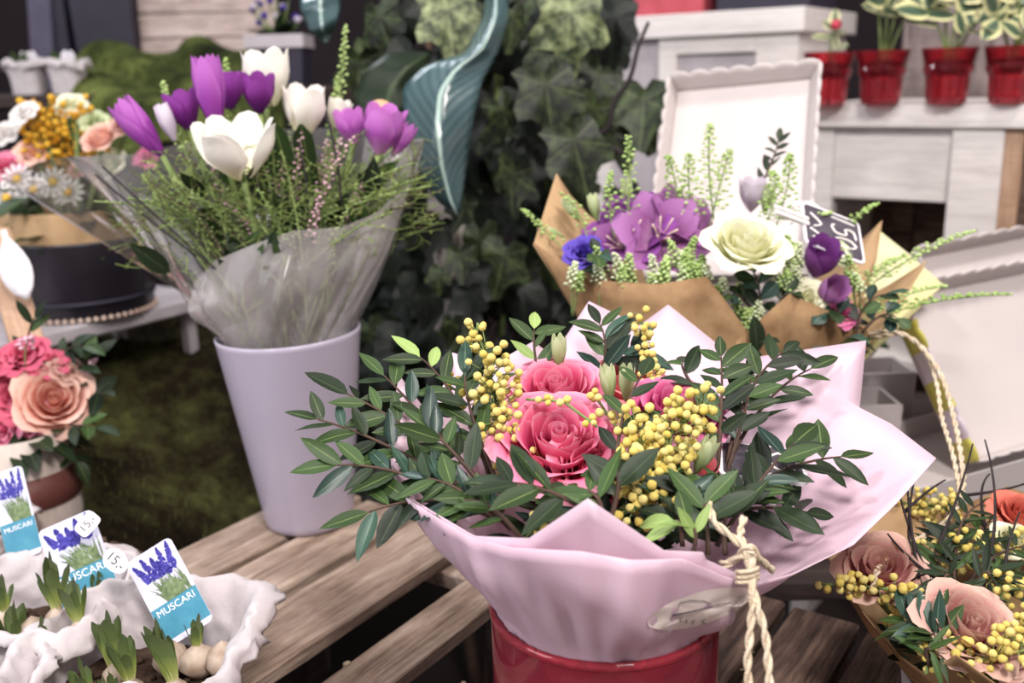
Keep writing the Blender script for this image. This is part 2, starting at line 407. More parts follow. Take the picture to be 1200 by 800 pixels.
def bigleafmat():
    t = NT('teal_leaf'); sp = t.node('ShaderNodeSeparateXYZ'); t.link(t.coord('UV'), sp.inputs[0])
    ax = t.math('ABSOLUTE', t.math('SUBTRACT', sp.outputs[0], 0.5))
    sv = t.math('SINE', t.math('MULTIPLY', t.math('ADD', sp.outputs[1], t.math('MULTIPLY', ax, 0.35)), 120))
    col = t.mix(t.noise(12, 3), srgb('22383c'), srgb('38545a'))
    col = t.mix(t.math('MULTIPLY', t.math('MULTIPLY_ADD', sv, 0.5, 0.5), 0.14), col, srgb('7f9a95'))
    col = t.mix(t.math('LESS_THAN', ax, 0.03), col, srgb('9fb5ac'))
    t.set(col, 0.24, 0.8); t.bump(sv, 0.06, 0.002); return t.m
M['bigleaf'] = bigleafmat()

# ------------------------------------------------------------------ plant meshes (unit sized, shared)
def leaf_mesh(name, wid, bend, fold, prof='lance', n=6, twist=0.0):
    mb = MB(); vs = []; uv = []; fs = []
    y = z = 0.0; a = 0.0; wv = R.uniform(0, 6)
    for i in range(n + 1):
        t = i / n
        if prof == 'lance': hw = math.sin(math.pi * min(1, t ** 0.85)) ** 0.8
        elif prof == 'obov': hw = math.sin(math.pi * t ** 1.5) ** 0.7 if t < 1 else 0
        elif prof == 'spoon': hw = (0.16 + 0.84 * math.sin(math.pi * min(1, max(0, (t - 0.12) / 0.88)) ** 1.15) ** 0.75) if t < 1 else 0.1
        elif prof == 'strap': hw = min(1, 0.75 + t) * (1 if t < 0.75 else math.sqrt(max(0.02, 1 - ((t - 0.75) / 0.25) ** 2)))
        else: hw = math.sin(math.pi * t)
        hw = max(hw, 0.02) * wid / 2
        rl = 0.02 * wid * math.sin(wv + t * 9)
        tw = twist * t
        for k, sx in enumerate((-1, 0, 1)):
            xx = sx * hw; zz = abs(sx) * hw * fold + (rl if sx else 0) * sx
            vs.append((xx * math.cos(tw), y, z + zz + xx * math.sin(tw))); uv.append(((sx + 1) / 2, t))
        if i < n:
            a += bend / n; y += math.cos(a) / n; z -= math.sin(a) / n
    for i in range(n):
        for k in range(2):
            q = i * 3 + k; fs.append((q, q + 1, q + 4, q + 3))
    return mb.add(vs, fs, uv).mesh(name)
LEAF = [leaf_mesh('leaf', R.uniform(0.32, 0.42), R.uniform(-0.1, 0.7), R.uniform(0.1, 0.4), 'lance', 6, R.uniform(-0.4, 0.4)) for _ in range(8)]
NARROW = [leaf_mesh('leaf', R.uniform(0.14, 0.22), R.uniform(-0.1, 0.7), R.uniform(0.1, 0.4), 'lance', 6, R.uniform(-0.4, 0.4)) for _ in range(6)]
LEAF_W = [leaf_mesh('leaf', R.uniform(0.42, 0.55), R.uniform(0.0, 0.9), R.uniform(0.05, 0.3), 'lance', 6, R.uniform(-0.3, 0.3)) for _ in range(6)]
LEAF_R = [leaf_mesh('leaf', R.uniform(0.55, 0.75), R.uniform(0.0, 0.7), R.uniform(0.05, 0.3), 'obov', 5) for _ in range(5)]
HOLLY = [leaf_mesh('leaf', R.uniform(0.5, 0.62), R.uniform(-0.2, 0.9), 0.15, 'lance', 7) for _ in range(5)]
SPROUT = [leaf_mesh('leaf', R.uniform(0.26, 0.34), R.uniform(-0.35, 0.05), R.uniform(0.2, 0.4), 'strap', 7) for _ in range(5)]
PET_SPOON = [leaf_mesh('petal', R.uniform(0.62, 0.8), R.uniform(0.1, 0.7), R.uniform(0.1, 0.35), 'spoon', 6) for _ in range(4)]
PET_DAISY = [leaf_mesh('petal', 0.26, 0.15, 0.1, 'obov', 4)]
def ivy_mesh():
    mb = MB(); vs = [(0, 0.0, 0.01)]; uv = [(0.5, 0.18)]; fs = []
    N = 26; cup = R.uniform(-0.5, 0.35); ph = R.uniform(0, 6)
    k_ = R.uniform(.9, 1.1); lob = [(0, R.uniform(.78, .9)), (0.48, .46 * k_), (0.95, .64 * k_), (1.5, .38 * k_), (2.15, .46 * k_), (2.75, .34), (math.pi, 0.14)]
    def rad(a):
        a = abs(a)
        for i in range(len(lob) - 1):
            if lob[i][0] <= a <= lob[i + 1][0]:
                t = (a - lob[i][0]) / (lob[i + 1][0] - lob[i][0]); t = t * t * (3 - 2 * t)
                return lob[i][1] * (1 - t) + lob[i + 1][1] * t
        return 0.16
    for ring in (0.5, 1.0):
        for i in range(N):
            a = -math.pi + 2 * math.pi * (i + 0.5) / N
            r = rad(a) * ring * (1.0 if ring < 1 else R.uniform(0.90, 1.07))
            x, y = r * math.sin(a), r * math.cos(a)
            z = cup * r * r + 0.10 * r * abs(math.sin(2.9 * a)) - .04 * r + 0.04 * math.sin(ph + a * 3) * ring + 0.05 * abs(x)
            vs.append((x, y, z)); uv.append((0.5 + x * 0.6, 0.18 + y * 0.8))
    for i in range(N):
        j = (i + 1) % N
        fs.append((0, 1 + j, 1 + i)); fs.append((1 + i, 1 + j, 1 + N + j, 1 + N + i))
    return mb.add(vs, fs, uv).mesh('leaf')
IVY = [ivy_mesh() for _ in range(7)]
MIM = [MB().ball((0, 0, 0), 1.0, 2, jit=0.07).mesh('blossom') for _ in range(2)]

def petal_surface(rho, H, half, curl, base=0.30, cup=1.35, nu=6, nv=6, ruf=0.03, tipcut=0.28, spiral=0.06, name='petal'):
    ph = R.uniform(0, 6)
    def fn(u, v):
        s = 2 * u - 1
        hw = half * (0.35 + 0.65 * math.sin(math.pi / 2 * min(1, v * 1.5)))
        a = s * hw
        vv = v * (1 - tipcut * s * s * v)
        r = rho * (base + (1 - base) * math.sin(math.pi / 2 * min(1, vv * cup)))
        fl = max(0, vv - 0.62) / 0.38
        r += curl * fl * fl + spiral * rho * s + ruf * rho * math.sin(ph + 5 * s) * v
        z = H * vv - curl * 0.75 * fl ** 3
        return (r * math.sin(a), -r * math.cos(a), z)
    return MB().grid(fn, nu, nv).mesh(name)
def spiral_core(R0, H, turns=2.2, n=26):
    def fn(u, v):
        a = u * turns * 2 * math.pi; r = R0 * (0.12 + 0.88 * u) * (0.75 + 0.25 * v)
        return (r * math.sin(a), -r * math.cos(a), H * (v * (1 - 0.10 * u)))
    return MB().grid(fn, n, 3).mesh('rose')
def rose_kit(openness=1.0, rings=None):
    rings = rings or [(3, 0.24, 0.80, 0.02, 1.15), (4, 0.36, 0.82, 0.05, 1.05), (5, 0.50, 0.80, 0.10, 0.92), (5, 0.64, 0.74, 0.17, 0.86), (6, 0.76, 0.66, 0.26 * openness, 0.78)]
    k = []
    off = 0.3
    for (n, rho, H, curl, half) in rings:
        var = [petal_surface(rho, H, half, curl) for _ in range(2)]
        for i in range(n):
            a = off + 2 * math.pi * i / n + R.uniform(-0.15, 0.15)
            k.append((var[i % 2], Matrix.Translation((0, 0, R.uniform(-0.03, 0.03))) @ Matrix.Rotation(a, 4, 'Z') @ Matrix.Rotation(R.uniform(-0.05, 0.05), 4, 'X')))
        off += 0.9
    return (spiral_core(0.17, 0.80), k)
ROSE_A = rose_kit(1.0); ROSE_B = rose_kit(1.3)
ROSE_BUD = rose_kit(0.4, [(3, 0.24, 0.85, 0.01, 1.15), (4, 0.36, 0.84, 0.03, 1.05), (4, 0.46, 0.78, 0.08, 0.95)])
ROSE_RUF = rose_kit(1.2, [(4, 0.2, 0.6, 0.10, 0.9), (5, 0.36, 0.62, 0.16, 0.8), (6, 0.52, 0.6, 0.22, 0.75), (7, 0.68, 0.52, 0.3, 0.7)])
def petal_kit(name, n_in, n_out, rho, H, half, curl, tip=0.3):
    k = []; 
    for ring, n in ((0.9, n_in), (1.0, n_out)):
        var = [petal_surface(rho * ring, H * (1.02 if ring < 1 else 1), half, curl, base=0.25, cup=1.5, nv=7, ruf=0.02, tipcut=tip, spiral=0.02) for _ in range(2)]
        for i in range(n):
            k.append((var[i % 2], Matrix.Rotation(2 * math.pi * (i + (0.5 if ring < 1 else 0)) / n + R.uniform(-0.1, 0.1), 4, 'Z')))
    return (MB().tube([(0, 0, -0.1), (0, 0, 0.25), (0, 0, 0.5)], [0.06, 0.07, 0.03], 6).mesh(name), k)
TULIP_CUP = petal_kit('tulip', 3, 3, 0.62, 1.5, 0.95, 0.04, 0.42)
TULIP_OPEN = petal_kit('tulip', 3, 4, 0.80, 1.28, 0.70, 0.12, 0.55)
TULIP_SLIM = petal_kit('tulip', 3, 3, 0.42, 1.9, 0.95, -0.05, 0.50)
def flower(name, kit, parent, mat, pos, axis, s, spin=None, core=None, label=None):
    Mx = axis_frame(pos, axis, R.uniform(0, 6) if spin is None else spin, s)
    f = part(name, kit[0], parent, core or mat, Mx, label)
    for me, L in kit[1]: part('petal', me, f, mat, Mx @ L)
    return f
def star_flower(name, parent, mat, pos, axis, s, n=6, openang=0.7, meshes=None, core='stamen'):
    """lily-like flower: spoon petals flaring from the throat, stamens as the core"""
    Mx = axis_frame(pos, axis, R.uniform(0, 6), s)
    mb = MB()
    for i in range(6):
        a = i * 1.05; mb.tube(bez((0, 0, 0), (0.05 * math.cos(a), 0.05 * math.sin(a), 0.4), (0.22 * math.cos(a), 0.22 * math.sin(a), 0.7), 4), 0.018, 4)
    f = part(name, mb.mesh(name), parent, M[core], Mx)
    ms = meshes or PET_SPOON
    for i in range(n):
        a = 2 * math.pi * i / n; op = openang * (1.0 if i % 2 else 1.25)
        d = V((math.cos(a) * math.sin(op), math.sin(a) * math.sin(op), math.cos(op)))
        part('petal', ms[i % len(ms)], f, mat, Mx @ frame((0, 0, 0), d, V((-d.x * 0.4, -d.y * 0.4, 1))) )
    return f
def daisy(parent, pos, axis, s):
    Mx = axis_frame(pos, axis, 0, s)
    f = part('daisy', MB().ball((0, 0, 0.05), 0.3, 1, (1, 1, 0.5)).mesh('daisy'), parent, M['pollen'], Mx)
    for i in range(13):
        a = 2 * math.pi * i / 13; d = V((math.cos(a), math.sin(a), 0.12))
        part('petal', PET_DAISY[0], f, M['white_petal'], Mx @ frame(d * 0.2, d, (0, 0, 1)) @ Matrix.Scale(0.85, 4))
def sprig(parent, base, tip, n, L, mats=('leaf',), meshes=None, sag=0.012, name='leafy_sprig', stem='twig', up=None, spread=0.95, t0=0.22, r=0.0011, side=None):
    base = V(base); tip = V(tip); mid = (base + tip) / 2 + V((R.uniform(-1, 1) * sag, R.uniform(-1, 1) * sag, sag * 1.2))
    pts = bez(base, mid, tip, 10)
    st = part(name, MB().tube(pts, [r * 1.4 - r * 0.9 * i / 10 for i in range(11)], 5).mesh(name), parent, M[stem])
    n = max(3, int(round(n * (1.12 if parent is not rp and L > .024 and meshes is None else 1))))
    up = V(up) if up else ((CAMP - tip).normalized() * 0.7 + V((0, 0, 0.8)))
    ms = meshes or LEAF
    for i in range(n):
        t = t0 + (1 - t0) * (i + 0.5 * R.random()) / max(1, n - 1) if i < n - 1 else 1.0
        t = min(1, t); q = t * 10; k = min(9, int(q)); p = pts[k].lerp(pts[k + 1], q - k)
        d = (pts[min(10, k + 1)] - pts[k]).normalized()
        if t >= 0.999: ld = d
        else:
            s = 1 if i % 2 else -1
            sd = d.cross(up).normalized() * s + up.normalized() * R.uniform(-0.35, 0.5)
            an = spread * R.uniform(0.65, 1.15)
            ld = d * math.cos(an) + sd.normalized() * math.sin(an)
        upv = up.normalized() + V((R.uniform(-.5, .5), R.uniform(-.5, .5), R.uniform(-.3, .5)))
        part('leaf', R.choice(ms), st, M[R.choice(mats)], frame(p, ld, upv) @ Matrix.Scale(L * R.uniform(0.66, 1.1), 4))
    return st
def mimosa(parent, path, n, spread, r=0.0042, name='mimosa_sprig', stem='greenstem', up=0.3):
    if name == 'mimosa_sprig': r *= 0.64; n = int(n * 1.6)
    pts = resample(path, 14); mb = MB().tube(pts, 0.0009, 5); spots = []
    for i in range(n):
        t = R.uniform(0.05, 1) * 14; k = min(13, int(t)); p = pts[k].lerp(pts[k + 1], t - k)
        for _ in range(20):
            o = V((R.gauss(0, 1), R.gauss(0, 1), R.gauss(0, 1) + up)).normalized() * spread * R.uniform(0.3, 1)
            c = p + o
            if all((c - s).length > r * 1.7 for s in spots): break
        spots.append(c); mb.tube([p, p.lerp(c, 0.5) + V((0, 0, 0.001)), c], 0.0004, 3, cap=False)
    st = part(name, mb.mesh(name), parent, M[stem])
    for c in spots:
        part('blossom', R.choice(MIM), st, M['mimosa'], Matrix.Translation(c) @ Matrix.Rotation(R.uniform(0, 6), 4, 'Z') @ Matrix.Scale(r * R.uniform(0.8, 1.12), 4))
    return st
def seedsprig(parent, base, tip, n=40, wid=0.010, r=0.0017, mat='seed', name='seed_sprig', bend=0.012, stem='greenstem', t0=0.35):
    """spike of tiny round seed pods on hair-thin stalks"""
    base = V(base); tip = V(tip); pts = bez(base, (base + tip) / 2 + V((R.uniform(-1, 1) * bend, R.uniform(-1, 1) * bend, bend)), tip, 12)
    st = part(name, MB().tube(pts, 0.0008, 4).mesh(name), parent, M[stem])
    mb = MB()
    for i in range(n):
        t = t0 + (1 - t0) * (i / n); q = t * 12; k = min(11, int(q)); p = pts[k].lerp(pts[k + 1], q - k)
        a = i * 2.4; ww = wid * (1.15 - t) / 0.8
        o = V((math.cos(a), math.sin(a), 0.35)) * ww * R.uniform(0.6, 1.1)
        mb.tube([p, p + o], 0.0003, 3, cap=False); mb.ball(p + o, r * R.uniform(0.7, 1.15), 1, (1, 1, 0.7))
    part('seed_pods', mb.mesh('seed_pods', True), st, M[mat], stuff=True)
    return st
def stems(parent, base, tops, r=0.002, mat='greenstem', name='flower_stem'):
    for t in tops: part(name, MB().tube(bez(base + V((R.uniform(-.01, .01), R.uniform(-.01, .01), 0)), (V(base) + V(t)) / 2 + V((0, 0, 0.01)), t, 6), r, 5).mesh(name), parent, M[mat])

def sheet(name, parent, mat, edge, c, r0, a0, a1, z0=None, tuck=(0.035, 0.06), bulge=0.0, wr=0.004, nv=12, per=7, thick=0.0006, seed=0, label=None):
    """one sheet of wrapping: EDGE is its free outer edge (world points), rising from an arc of the neck
    circle centre C radius R0 between angles A0..A1 (degrees); below the neck it tucks in towards the stems"""
    E = []; 
    for i in range(len(edge) - 1):
        for k in range(per): E.append(V(edge[i]).lerp(V(edge[i + 1]), k / per))
    E.append(V(edge[-1])); n = len(E) - 1
    L = [0.0]
    for i in range(n): L.append(L[-1] + (E[i + 1] - E[i]).length)
    def fn(u, v):
        i = min(n, int(round(u * n))); e = E[i]; a = math.radians(a0 + (a1 - a0) * (L[i] / L[n]))
        b = V((c[0] + r0 * math.cos(a), c[1] + r0 * math.sin(a), c[2]))
        if v < 0.2:
            f = 1 - v / 0.2
            rr = r0 + (tuck[0] - r0) * f
            return V((c[0] + rr * math.cos(a), c[1] + rr * math.sin(a), c[2] - tuck[1] * f))
        t = (v - 0.2) / 0.8
        p = b.lerp(e, t)
        out = V((math.cos(a), math.sin(a), 0)); p += out * (bulge * math.sin(math.pi * t))
        q = V((a * 3 + seed, t * 2.2, seed * 1.7))
        nn = noise.noise(q) * wr * 1.6 + (noise.noise(V((a * 9 + seed, t * 1.2, 3.1))) * wr * 1.3) * (1 - 0.5 * t)
        p += out * nn * math.sin(math.pi * min(1, t * 0.9 + 0.1))
        return p
    o = part(name, MB().grid(fn, n, nv).mesh(name), parent, mat, label=label)
    return solid(o, thick) if thick else o
def text_mesh(s, size, extr=0.00015):
    cu = bpy.data.curves.new('txt', 'FONT'); cu.body = s; cu.size = size; cu.extrude = extr; cu.align_x = 'CENTER'; cu.align_y = 'CENTER'
    o = bpy.data.objects.new('txt', cu); C.objects.link(o)
    dg = bpy.context.evaluated_depsgraph_get(); me = bpy.data.meshes.new_from_object(o.evaluated_get(dg))
    bpy.data.objects.remove(o); bpy.data.curves.remove(cu); me.materials.clear(); return me
def twine(pts, r=0.0016, pitch=0.020, n=None):
    pts = spline(pts, 8); L = sum((pts[i + 1] - pts[i]).length for i in range(len(pts) - 1)); n = n or max(20, int(L / 0.0012))
    q = resample(pts, n); mb = MB()
    for s in (0, math.pi):
        h = []
        for i, p in enumerate(q):
            t = (q[min(n, i + 1)] - q[max(0, i - 1)]).normalized(); x = t.cross(V((0.3, 1, 0.2))).normalized(); y = t.cross(x)
            a = s + 2 * math.pi * (L * i / n) / pitch
            h.append(p + (x * math.cos(a) + y * math.sin(a)) * r * 0.62)
        mb.tube(h, r * 0.78, 5)
    for i in range(int(n / 3)):
        p = R.choice(q); d = V((R.gauss(0, 1), R.gauss(0, 1), R.gauss(0, 1))).normalized(); mb.tube([p, p + d * r * R.uniform(1.2, 3)], 0.0001, 3, cap=False)
    return mb.mesh('twine')

# ================================================================== SETTING
CA = math.radians(56.0); EU = V((math.cos(CA), math.sin(CA), 0)); EN = V((math.sin(CA), -math.cos(CA), 0))
def U(u, n, z=0.0): return EU * u + EN * n + V((0, 0, z))
UROT = Matrix.Rotation(CA, 4, 'Z')
FZ = -0.55
struct('floor', MB().box(7, 7, 0.05).mesh('floor', False), M['floor'], Matrix.Translation((0, 2.0, FZ - 0.025)))
struct('wall_back', MB().box(7, 0.08, 3).mesh('wall_back', False), M['wall'], Matrix.Translation((0, 3.4, FZ + 1.5)))

def slat_obj(parent, u0, u1, n0, n1, mat, ztop=0.0, th=0.013, along='u', name='slat', tilt=0.0):
    L = u1 - u0; Wd = n1 - n0; mb = MB()
    sd = R.uniform(0, 50)
    def fn(a, b):  # rounded plank cross-section swept along its length, worn edges
        x = (a - 0.5) * L; k = int(round(b * 8)) % 8
        px = [-.5, -.47, .47, .5, .5, .47, -.47, -.5][k] * Wd; pz = [-.12, 0, 0, -.12, -.88, -1, -1, -.88][k] * th
        return (x, px + noise.noise(V((x * 14, k * 0.3 + sd, 1))) * 0.0012, pz + noise.noise(V((x * 9, sd, k * .4))) * 0.0012)
    m2 = MB().grid(lambda a, b: fn(a, b), 14, 8)
    # end caps
    n = 15; m2.f.append(tuple(k * n for k in range(8))); m2.f.append(tuple(k * n + 14 for k in range(7, -1, -1)))
    Mx = Matrix.Translation(U((u0 + u1) / 2, (n0 + n1) / 2, ztop)) @ UROT @ Matrix.Rotation(tilt, 4, 'Z')
    # local y runs against EN, so mirror is harmless (symmetric section)
    o = part(name, m2.mesh('slat', False), parent, mat, Mx); return o
def rail(parent, u0, u1, n0, n1, z0, z1, mat, name):
    return part(name, MB().box(u1 - u0, n1 - n0, z1 - z0, bev=0.0012).mesh(name, False), parent, mat, Matrix.Translation(U((u0 + u1) / 2, (n0 + n1) / 2, (z0 + z1) / 2)) @ UROT)
cr = thing('slatted_crate', 'weathered grey brown slatted crate under the tall lavender vase', 'crate', U(0.3, -0.58, FZ))
slat_obj(cr, -0.10, 0.700, -0.735, -0.669, M['slat'])
slat_obj(cr, -0.10, 0.696, -0.658, -0.595, M['slat'])
slat_obj(cr, -0.10, 0.692, -0.583, -0.513, M['slat'])
slat_obj(cr, -0.10, 0.692, -0.472, -0.427, M['slat'], -0.001)
rail(cr, 0.635, 0.690, -0.72, -0.405, -0.030, -0.0145, M['slat'], 'cross_rail')
rail(cr, 0.02, 0.07, -0.72, -0.405, -0.030, -0.0145, M['slat'], 'cross_rail')
for uu in (0.04, 0.635):
    for nn in (-0.70, -0.44): rail(cr, uu - .015, uu + .015, nn - .015, nn + .015, FZ, -0.03, M['slat_black'], 'leg')
for k in range(4): rail(cr, 0.0, 0.68, -0.724, -0.712, -0.09 - k * .12, -0.03 - k * .12, M['slat_black'], 'side_board')
for uu, nn in ((0.40, -0.492), (0.475, -0.495), (0.52, -0.40), (0.33, -0.40)):
    part('batten', MB().box(0.006, 0.004, 0.30, bev=.0008).mesh('batten', False), cr, M['wire'], Matrix.Translation(U(uu, nn, -0.17)) @ UROT @ Matrix.Rotation(R.uniform(-.12, .12), 4, 'Y'))
c2 = thing('slatted_crate', 'dark brown slatted crate under the red glass jar', 'crate', U(0.4, -0.16, FZ))
for (a, b) in ((-0.298, -0.222), (-0.214, -0.162), (-0.154, -0.090), (-0.082, -0.02), (-0.01, 0.06)):
    slat_obj(c2, 0.10, 0.716 + R.uniform(-.004, .004), a, b, M['slat_dark'], R.uniform(-.001, 0))
for uu in (0.16, 0.66): rail(c2, uu - .03, uu + .03, -0.31, 0.055, -0.030, -0.0145, M['slat_dark'], 'cross_rail')
for uu in (0.16, 0.66):
    for nn in (-0.29, 0.04): rail(c2, uu - .015, uu + .015, nn - .015, nn + .015, FZ, -0.03, M['slat_black'], 'leg')
c3 = thing('slatted_crate', 'low slatted crate at the left edge behind the paper bags', 'crate', U(0.2, -0.84, FZ))
for (a, b) in ((-0.808, -0.744), (-0.882, -0.817), (-0.955, -0.890)): slat_obj(c3, 0.05, 0.50, a, b, M['slat_dark'])
for uu in (0.09, 0.46):
    rail(c3, uu - .02, uu + .02, -0.955, -0.744, -0.030, -0.0145, M['slat_dark'], 'cross_rail')
    for nn in (-0.94, -0.762): rail(c3, uu - .012, uu + .012, nn - .012, nn + .012, FZ, -0.03, M['slat_black'], 'leg')
db = thing('wooden_bench', 'dark wooden bench behind the brown crate, under the white trays', 'bench', (0.75, 1.07, FZ))
for k in range(4):
    y = 0.80 + k * 0.135
    part('plank', MB().box(1.25, 0.128, 0.02, bev=.002).mesh('plank', False), db, M['slat_black'], Matrix.Translation((0.78 - 0.02 * k, y + 0.07, -0.04)))
for x in (0.2, 1.35):
    for y in (0.86, 1.28): part('leg', MB().box(.04, .04, -0.05 - FZ).mesh('leg', False), db, M['slat_black'], Matrix.Translation((x, y, (FZ - 0.05) / 2)))

# moss bank behind the crate
def moss_z(u, n):
    t = min(1, max(0, (-n - 0.74) / 0.55)); s = t * t * (3 - 2 * t)
    return -0.16 + 0.235 * s - 0.10 * max(0, u - 0.9) + 0.05 * noise.noise(V((u * 4.2, n * 4.2, 0))) + 0.012 * noise.noise(V((u * 17, n * 17, 4)))
mb = MB().grid(lambda a, b: U(-0.4 + 1.75 * a, -0.738 - 0.86 * b, moss_z(-0.4 + 1.75 * a, -0.738 - 0.86 * b)), 110, 60)
mbank = tag(part('moss_bank', mb.mesh('moss_bank'), None, M['moss']), 'dark green and brown mossy bank behind the lavender vase', 'moss', kind='stuff')
mb = MB()
for i in range(9000):
    u = R.uniform(-0.3, 1.3); n = -0.74 - 0.7 * R.random(); p = U(u, n, moss_z(u, n) - 0.002)
    d = V((R.gauss(0, .6), R.gauss(0, .6), 1)).normalized() * R.uniform(.006, .017); s = V((R.gauss(0, 1), R.gauss(0, 1), 0)).normalized() * .0014
    mb.add([p - s, p + s, p + d], [(0, 1, 2)])
part('moss_tufts', mb.mesh('moss_tufts'), mbank, M['mosstuft'], stuff=True)

# moss cloth, far left
A = P(70, 150, 1.62); B = P(330, 150, 1.62); D = P(60, 62, 2.05); E = P(340, 50, 2.05)
def fn(a, b):
    p = A.lerp(B, a).lerp(D.lerp(E, a), b)
    f = math.sin((a * 1.6 + b * 0.9) * 11 + 2 * noise.noise(V((a * 3, b * 3, 0))))
    return p + V((0, -0.25, 1)) * (0.016 * (abs(f) ** .6 * (1 if f > 0 else -1)) + 0.010 * noise.noise(V((a * 4, b * 4, 2)))) - V((0, 0, 0.30 * max(0, 0.12 - b)))
o = part('moss_cloth', MB().grid(fn, 60, 40).mesh('moss_cloth'), None, M['mossmat']); solid(o, 0.012)
tag(o, 'rumpled green moss cloth behind the purple tulips', 'cloth')

# ================================================================== FAR LEFT BACKGROUND
sup = thing('low_table', 'dark table under the moss cloth at the back', 'table', (-0.75, 2.1, FZ))
part('tabletop', MB().box(1.5, 0.62, 0.03, bev=.003).mesh('tabletop', False), sup, M['slat_black'], Matrix.Translation((-0.75, 2.25, 0.40)))
for x in (-1.45, -0.05):
    for y in (2.0, 2.5): part('leg', MB().box(.04, .04, 0.385 - FZ).mesh('leg', False), sup, M['slat_black'], Matrix.Translation((x, y, (FZ + 0.385) / 2)))
bx = thing('plank_crate', 'bleached pale plank crate behind the moss cloth', 'crate', (-0.62, 2.35, 0.416))
for k in range(4):
    q = P(252, 42 - 27 * k, 2.2)
    part('plank', MB().box(0.30, 0.018, 0.049, bev=.002).mesh('plank', False), bx, M['board'], Matrix.Translation((q.x, 2.26, 0.446 + 0.0515 * k)) @ Matrix.Rotation(R.uniform(-.008, .008), 4, 'Y'))
for sx in (-.13, .13): part('post', MB().box(0.025, 0.02, 0.21).mesh('post', False), bx, M['board'], Matrix.Translation((P(252, 42, 2.2).x + sx, 2.28, 0.521)))
def planter_box(name, label, cx, y, z0, sx, sy, h, mat, taper=1.12, rim=None, group=None, n_wall=0.004):
    t = thing(name, label, 'planter', (cx, y, z0), group)
    def ring(s, z): return [(-sx * s / 2, -sy * s / 2, z), (sx * s / 2, -sy * s / 2, z), (sx * s / 2, sy * s / 2, z), (-sx * s / 2, sy * s / 2, z)]
    rs = [ring(1, 0), ring(taper, h), ring(taper - 2 * n_wall / sx, h), ring(taper - 2 * n_wall / sx - .02, h * .75)]
    vs = sum(rs, []); fs = [(3, 2, 1, 0)]
    for i in range(3):
        for j in range(4): fs.append((i * 4 + j, i * 4 + (j + 1) % 4, i * 4 + 4 + (j + 1) % 4, i * 4 + 4 + j))
    fs.append((12, 13, 14, 15))
    part('body', MB().add(vs, fs).mesh('body', False), t, mat, Matrix.Translation((cx, y, z0)))
    if rim:
        s = taper + 0.05; r2 = [ring(s, h - .02), ring(s, h + .002), ring(taper, h + .002)]
        vs = sum(r2, []); fs = []
        for i in range(2):
            for j in range(4): fs.append((i * 4 + j, i * 4 + (j + 1) % 4, i * 4 + 4 + (j + 1) % 4, i * 4 + 4 + j))
        part('rim_band', MB().add(vs, fs).mesh('rim_band', False), t, rim, Matrix.Translation((cx, y, z0)))
    return t
q = P(82, 62, 2.2); planter_box('dark_planter', 'dark square planter left of the bleached planks, beside the grey post', q.x, 2.3, 0.416, 0.05, 0.12, 0.26, M['potdark'])
q = P(142, 62, 2.2); planter_box('dark_planter', 'wide dark square planter next to the bleached planks', q.x, 2.28, 0.416, 0.12, 0.13, 0.28, M['potdark'])
pz = P(60, 70, 2.15)
o = part('grey_post', MB().box(0.05, 0.04, 0.40, bev=.002).mesh('grey_post', False), None, M['whitegrey'], Matrix.Translation((pz.x, pz.y, 0.62)) @ Matrix.Rotation(0.08, 4, 'Y')); o.data.materials[0] = plain('slate_post', '4d485c', '5b566a', 0.6)
tag(o, 'slanting slate grey post at the top left corner', 'post')
# purple potted flower
q = P(332, 100, 1.75)
pp = planter_box('potted_flower', 'small dark pot with a pale rim band and purple flowers', q.x, q.y, q.z, 0.085, 0.085, 0.083, M['potdark'], 1.15, M['whitegrey'])
pp['category'] = 'potted plant'
for i in range(16):
    a = V((q.x + R.uniform(-.045, .045), q.y + R.uniform(-.04, .04), q.z + R.uniform(.10, .15)))
    part('flower_stem', MB().tube([V((q.x, q.y, q.z + .07)), a], .0012, 4).mesh('flower_stem'), pp, M['greenstem'])
    flower('flower', ROSE_BUD, pp, M['lisianthus'] if i % 3 else M['pale_lilac'], a, (R.uniform(-.4, .4), -.4, 1), .013)
for i in range(14): part('leaf', R.choice(LEAF_W), pp, M['leaf_dark'], frame((q.x, q.y, q.z + .08), (R.uniform(-1, 1), R.uniform(-1, 1), R.uniform(.2, 1)), (0, 0, 1)) @ Matrix.Scale(.06, 4))

# ================================================================== HAT BOX AND STAND (left)
st = thing('plant_stand', 'pale grey wooden stand under the black hat box', 'stand', (-0.56, 1.36, 0.0))
zt = 0.131
for k in range(3):
    p0 = P(65, 384, 1.22); nn = p0.xy.dot(EN.xy) - 0.035 - k * 0.078; uu = p0.xy.dot(EU.xy)
    slat_obj(st, uu - 0.24, uu + 0.245, nn - 0.036, nn + 0.036, M['whitegrey'], zt, 0.02, name='board')
nn0 = p0.xy.dot(EN.xy); uu0 = p0.xy.dot(EU.xy)
for du in (0.0, 0.22, -0.22):
    for dn in (-0.03, -0.20): rail(st, uu0 + du - .008, uu0 + du + .008, nn0 + dn - .008, nn0 + dn + .008, moss_z(uu0 + du, nn0 + dn) - 0.01, zt - 0.02, M['whitegrey'], 'leg')
hb = P(100, 350, 1.33); hb.z = zt
hat = thing('hat_box', 'round black hat box of mixed flowers on the grey stand', 'flower box', hb)
Rb = 0.093
part('box_body', MB().lathe([(0, 0), (Rb * .93, 0), (Rb * .95, .004), (Rb * 1.0, .100), (Rb * 1.0, .103), (Rb * .97, .103), (Rb * .96, .05), (0, .05)], 48, hb).mesh('box_body'), hat, M['cache_black'])
part('seam_band', MB().lathe([(Rb * .965, .022), (Rb * .985, .022), (Rb * .988, .027), (Rb * .97, .027)], 48, hb).mesh('seam_band'), hat, M['potdark'])
bm_ = MB()
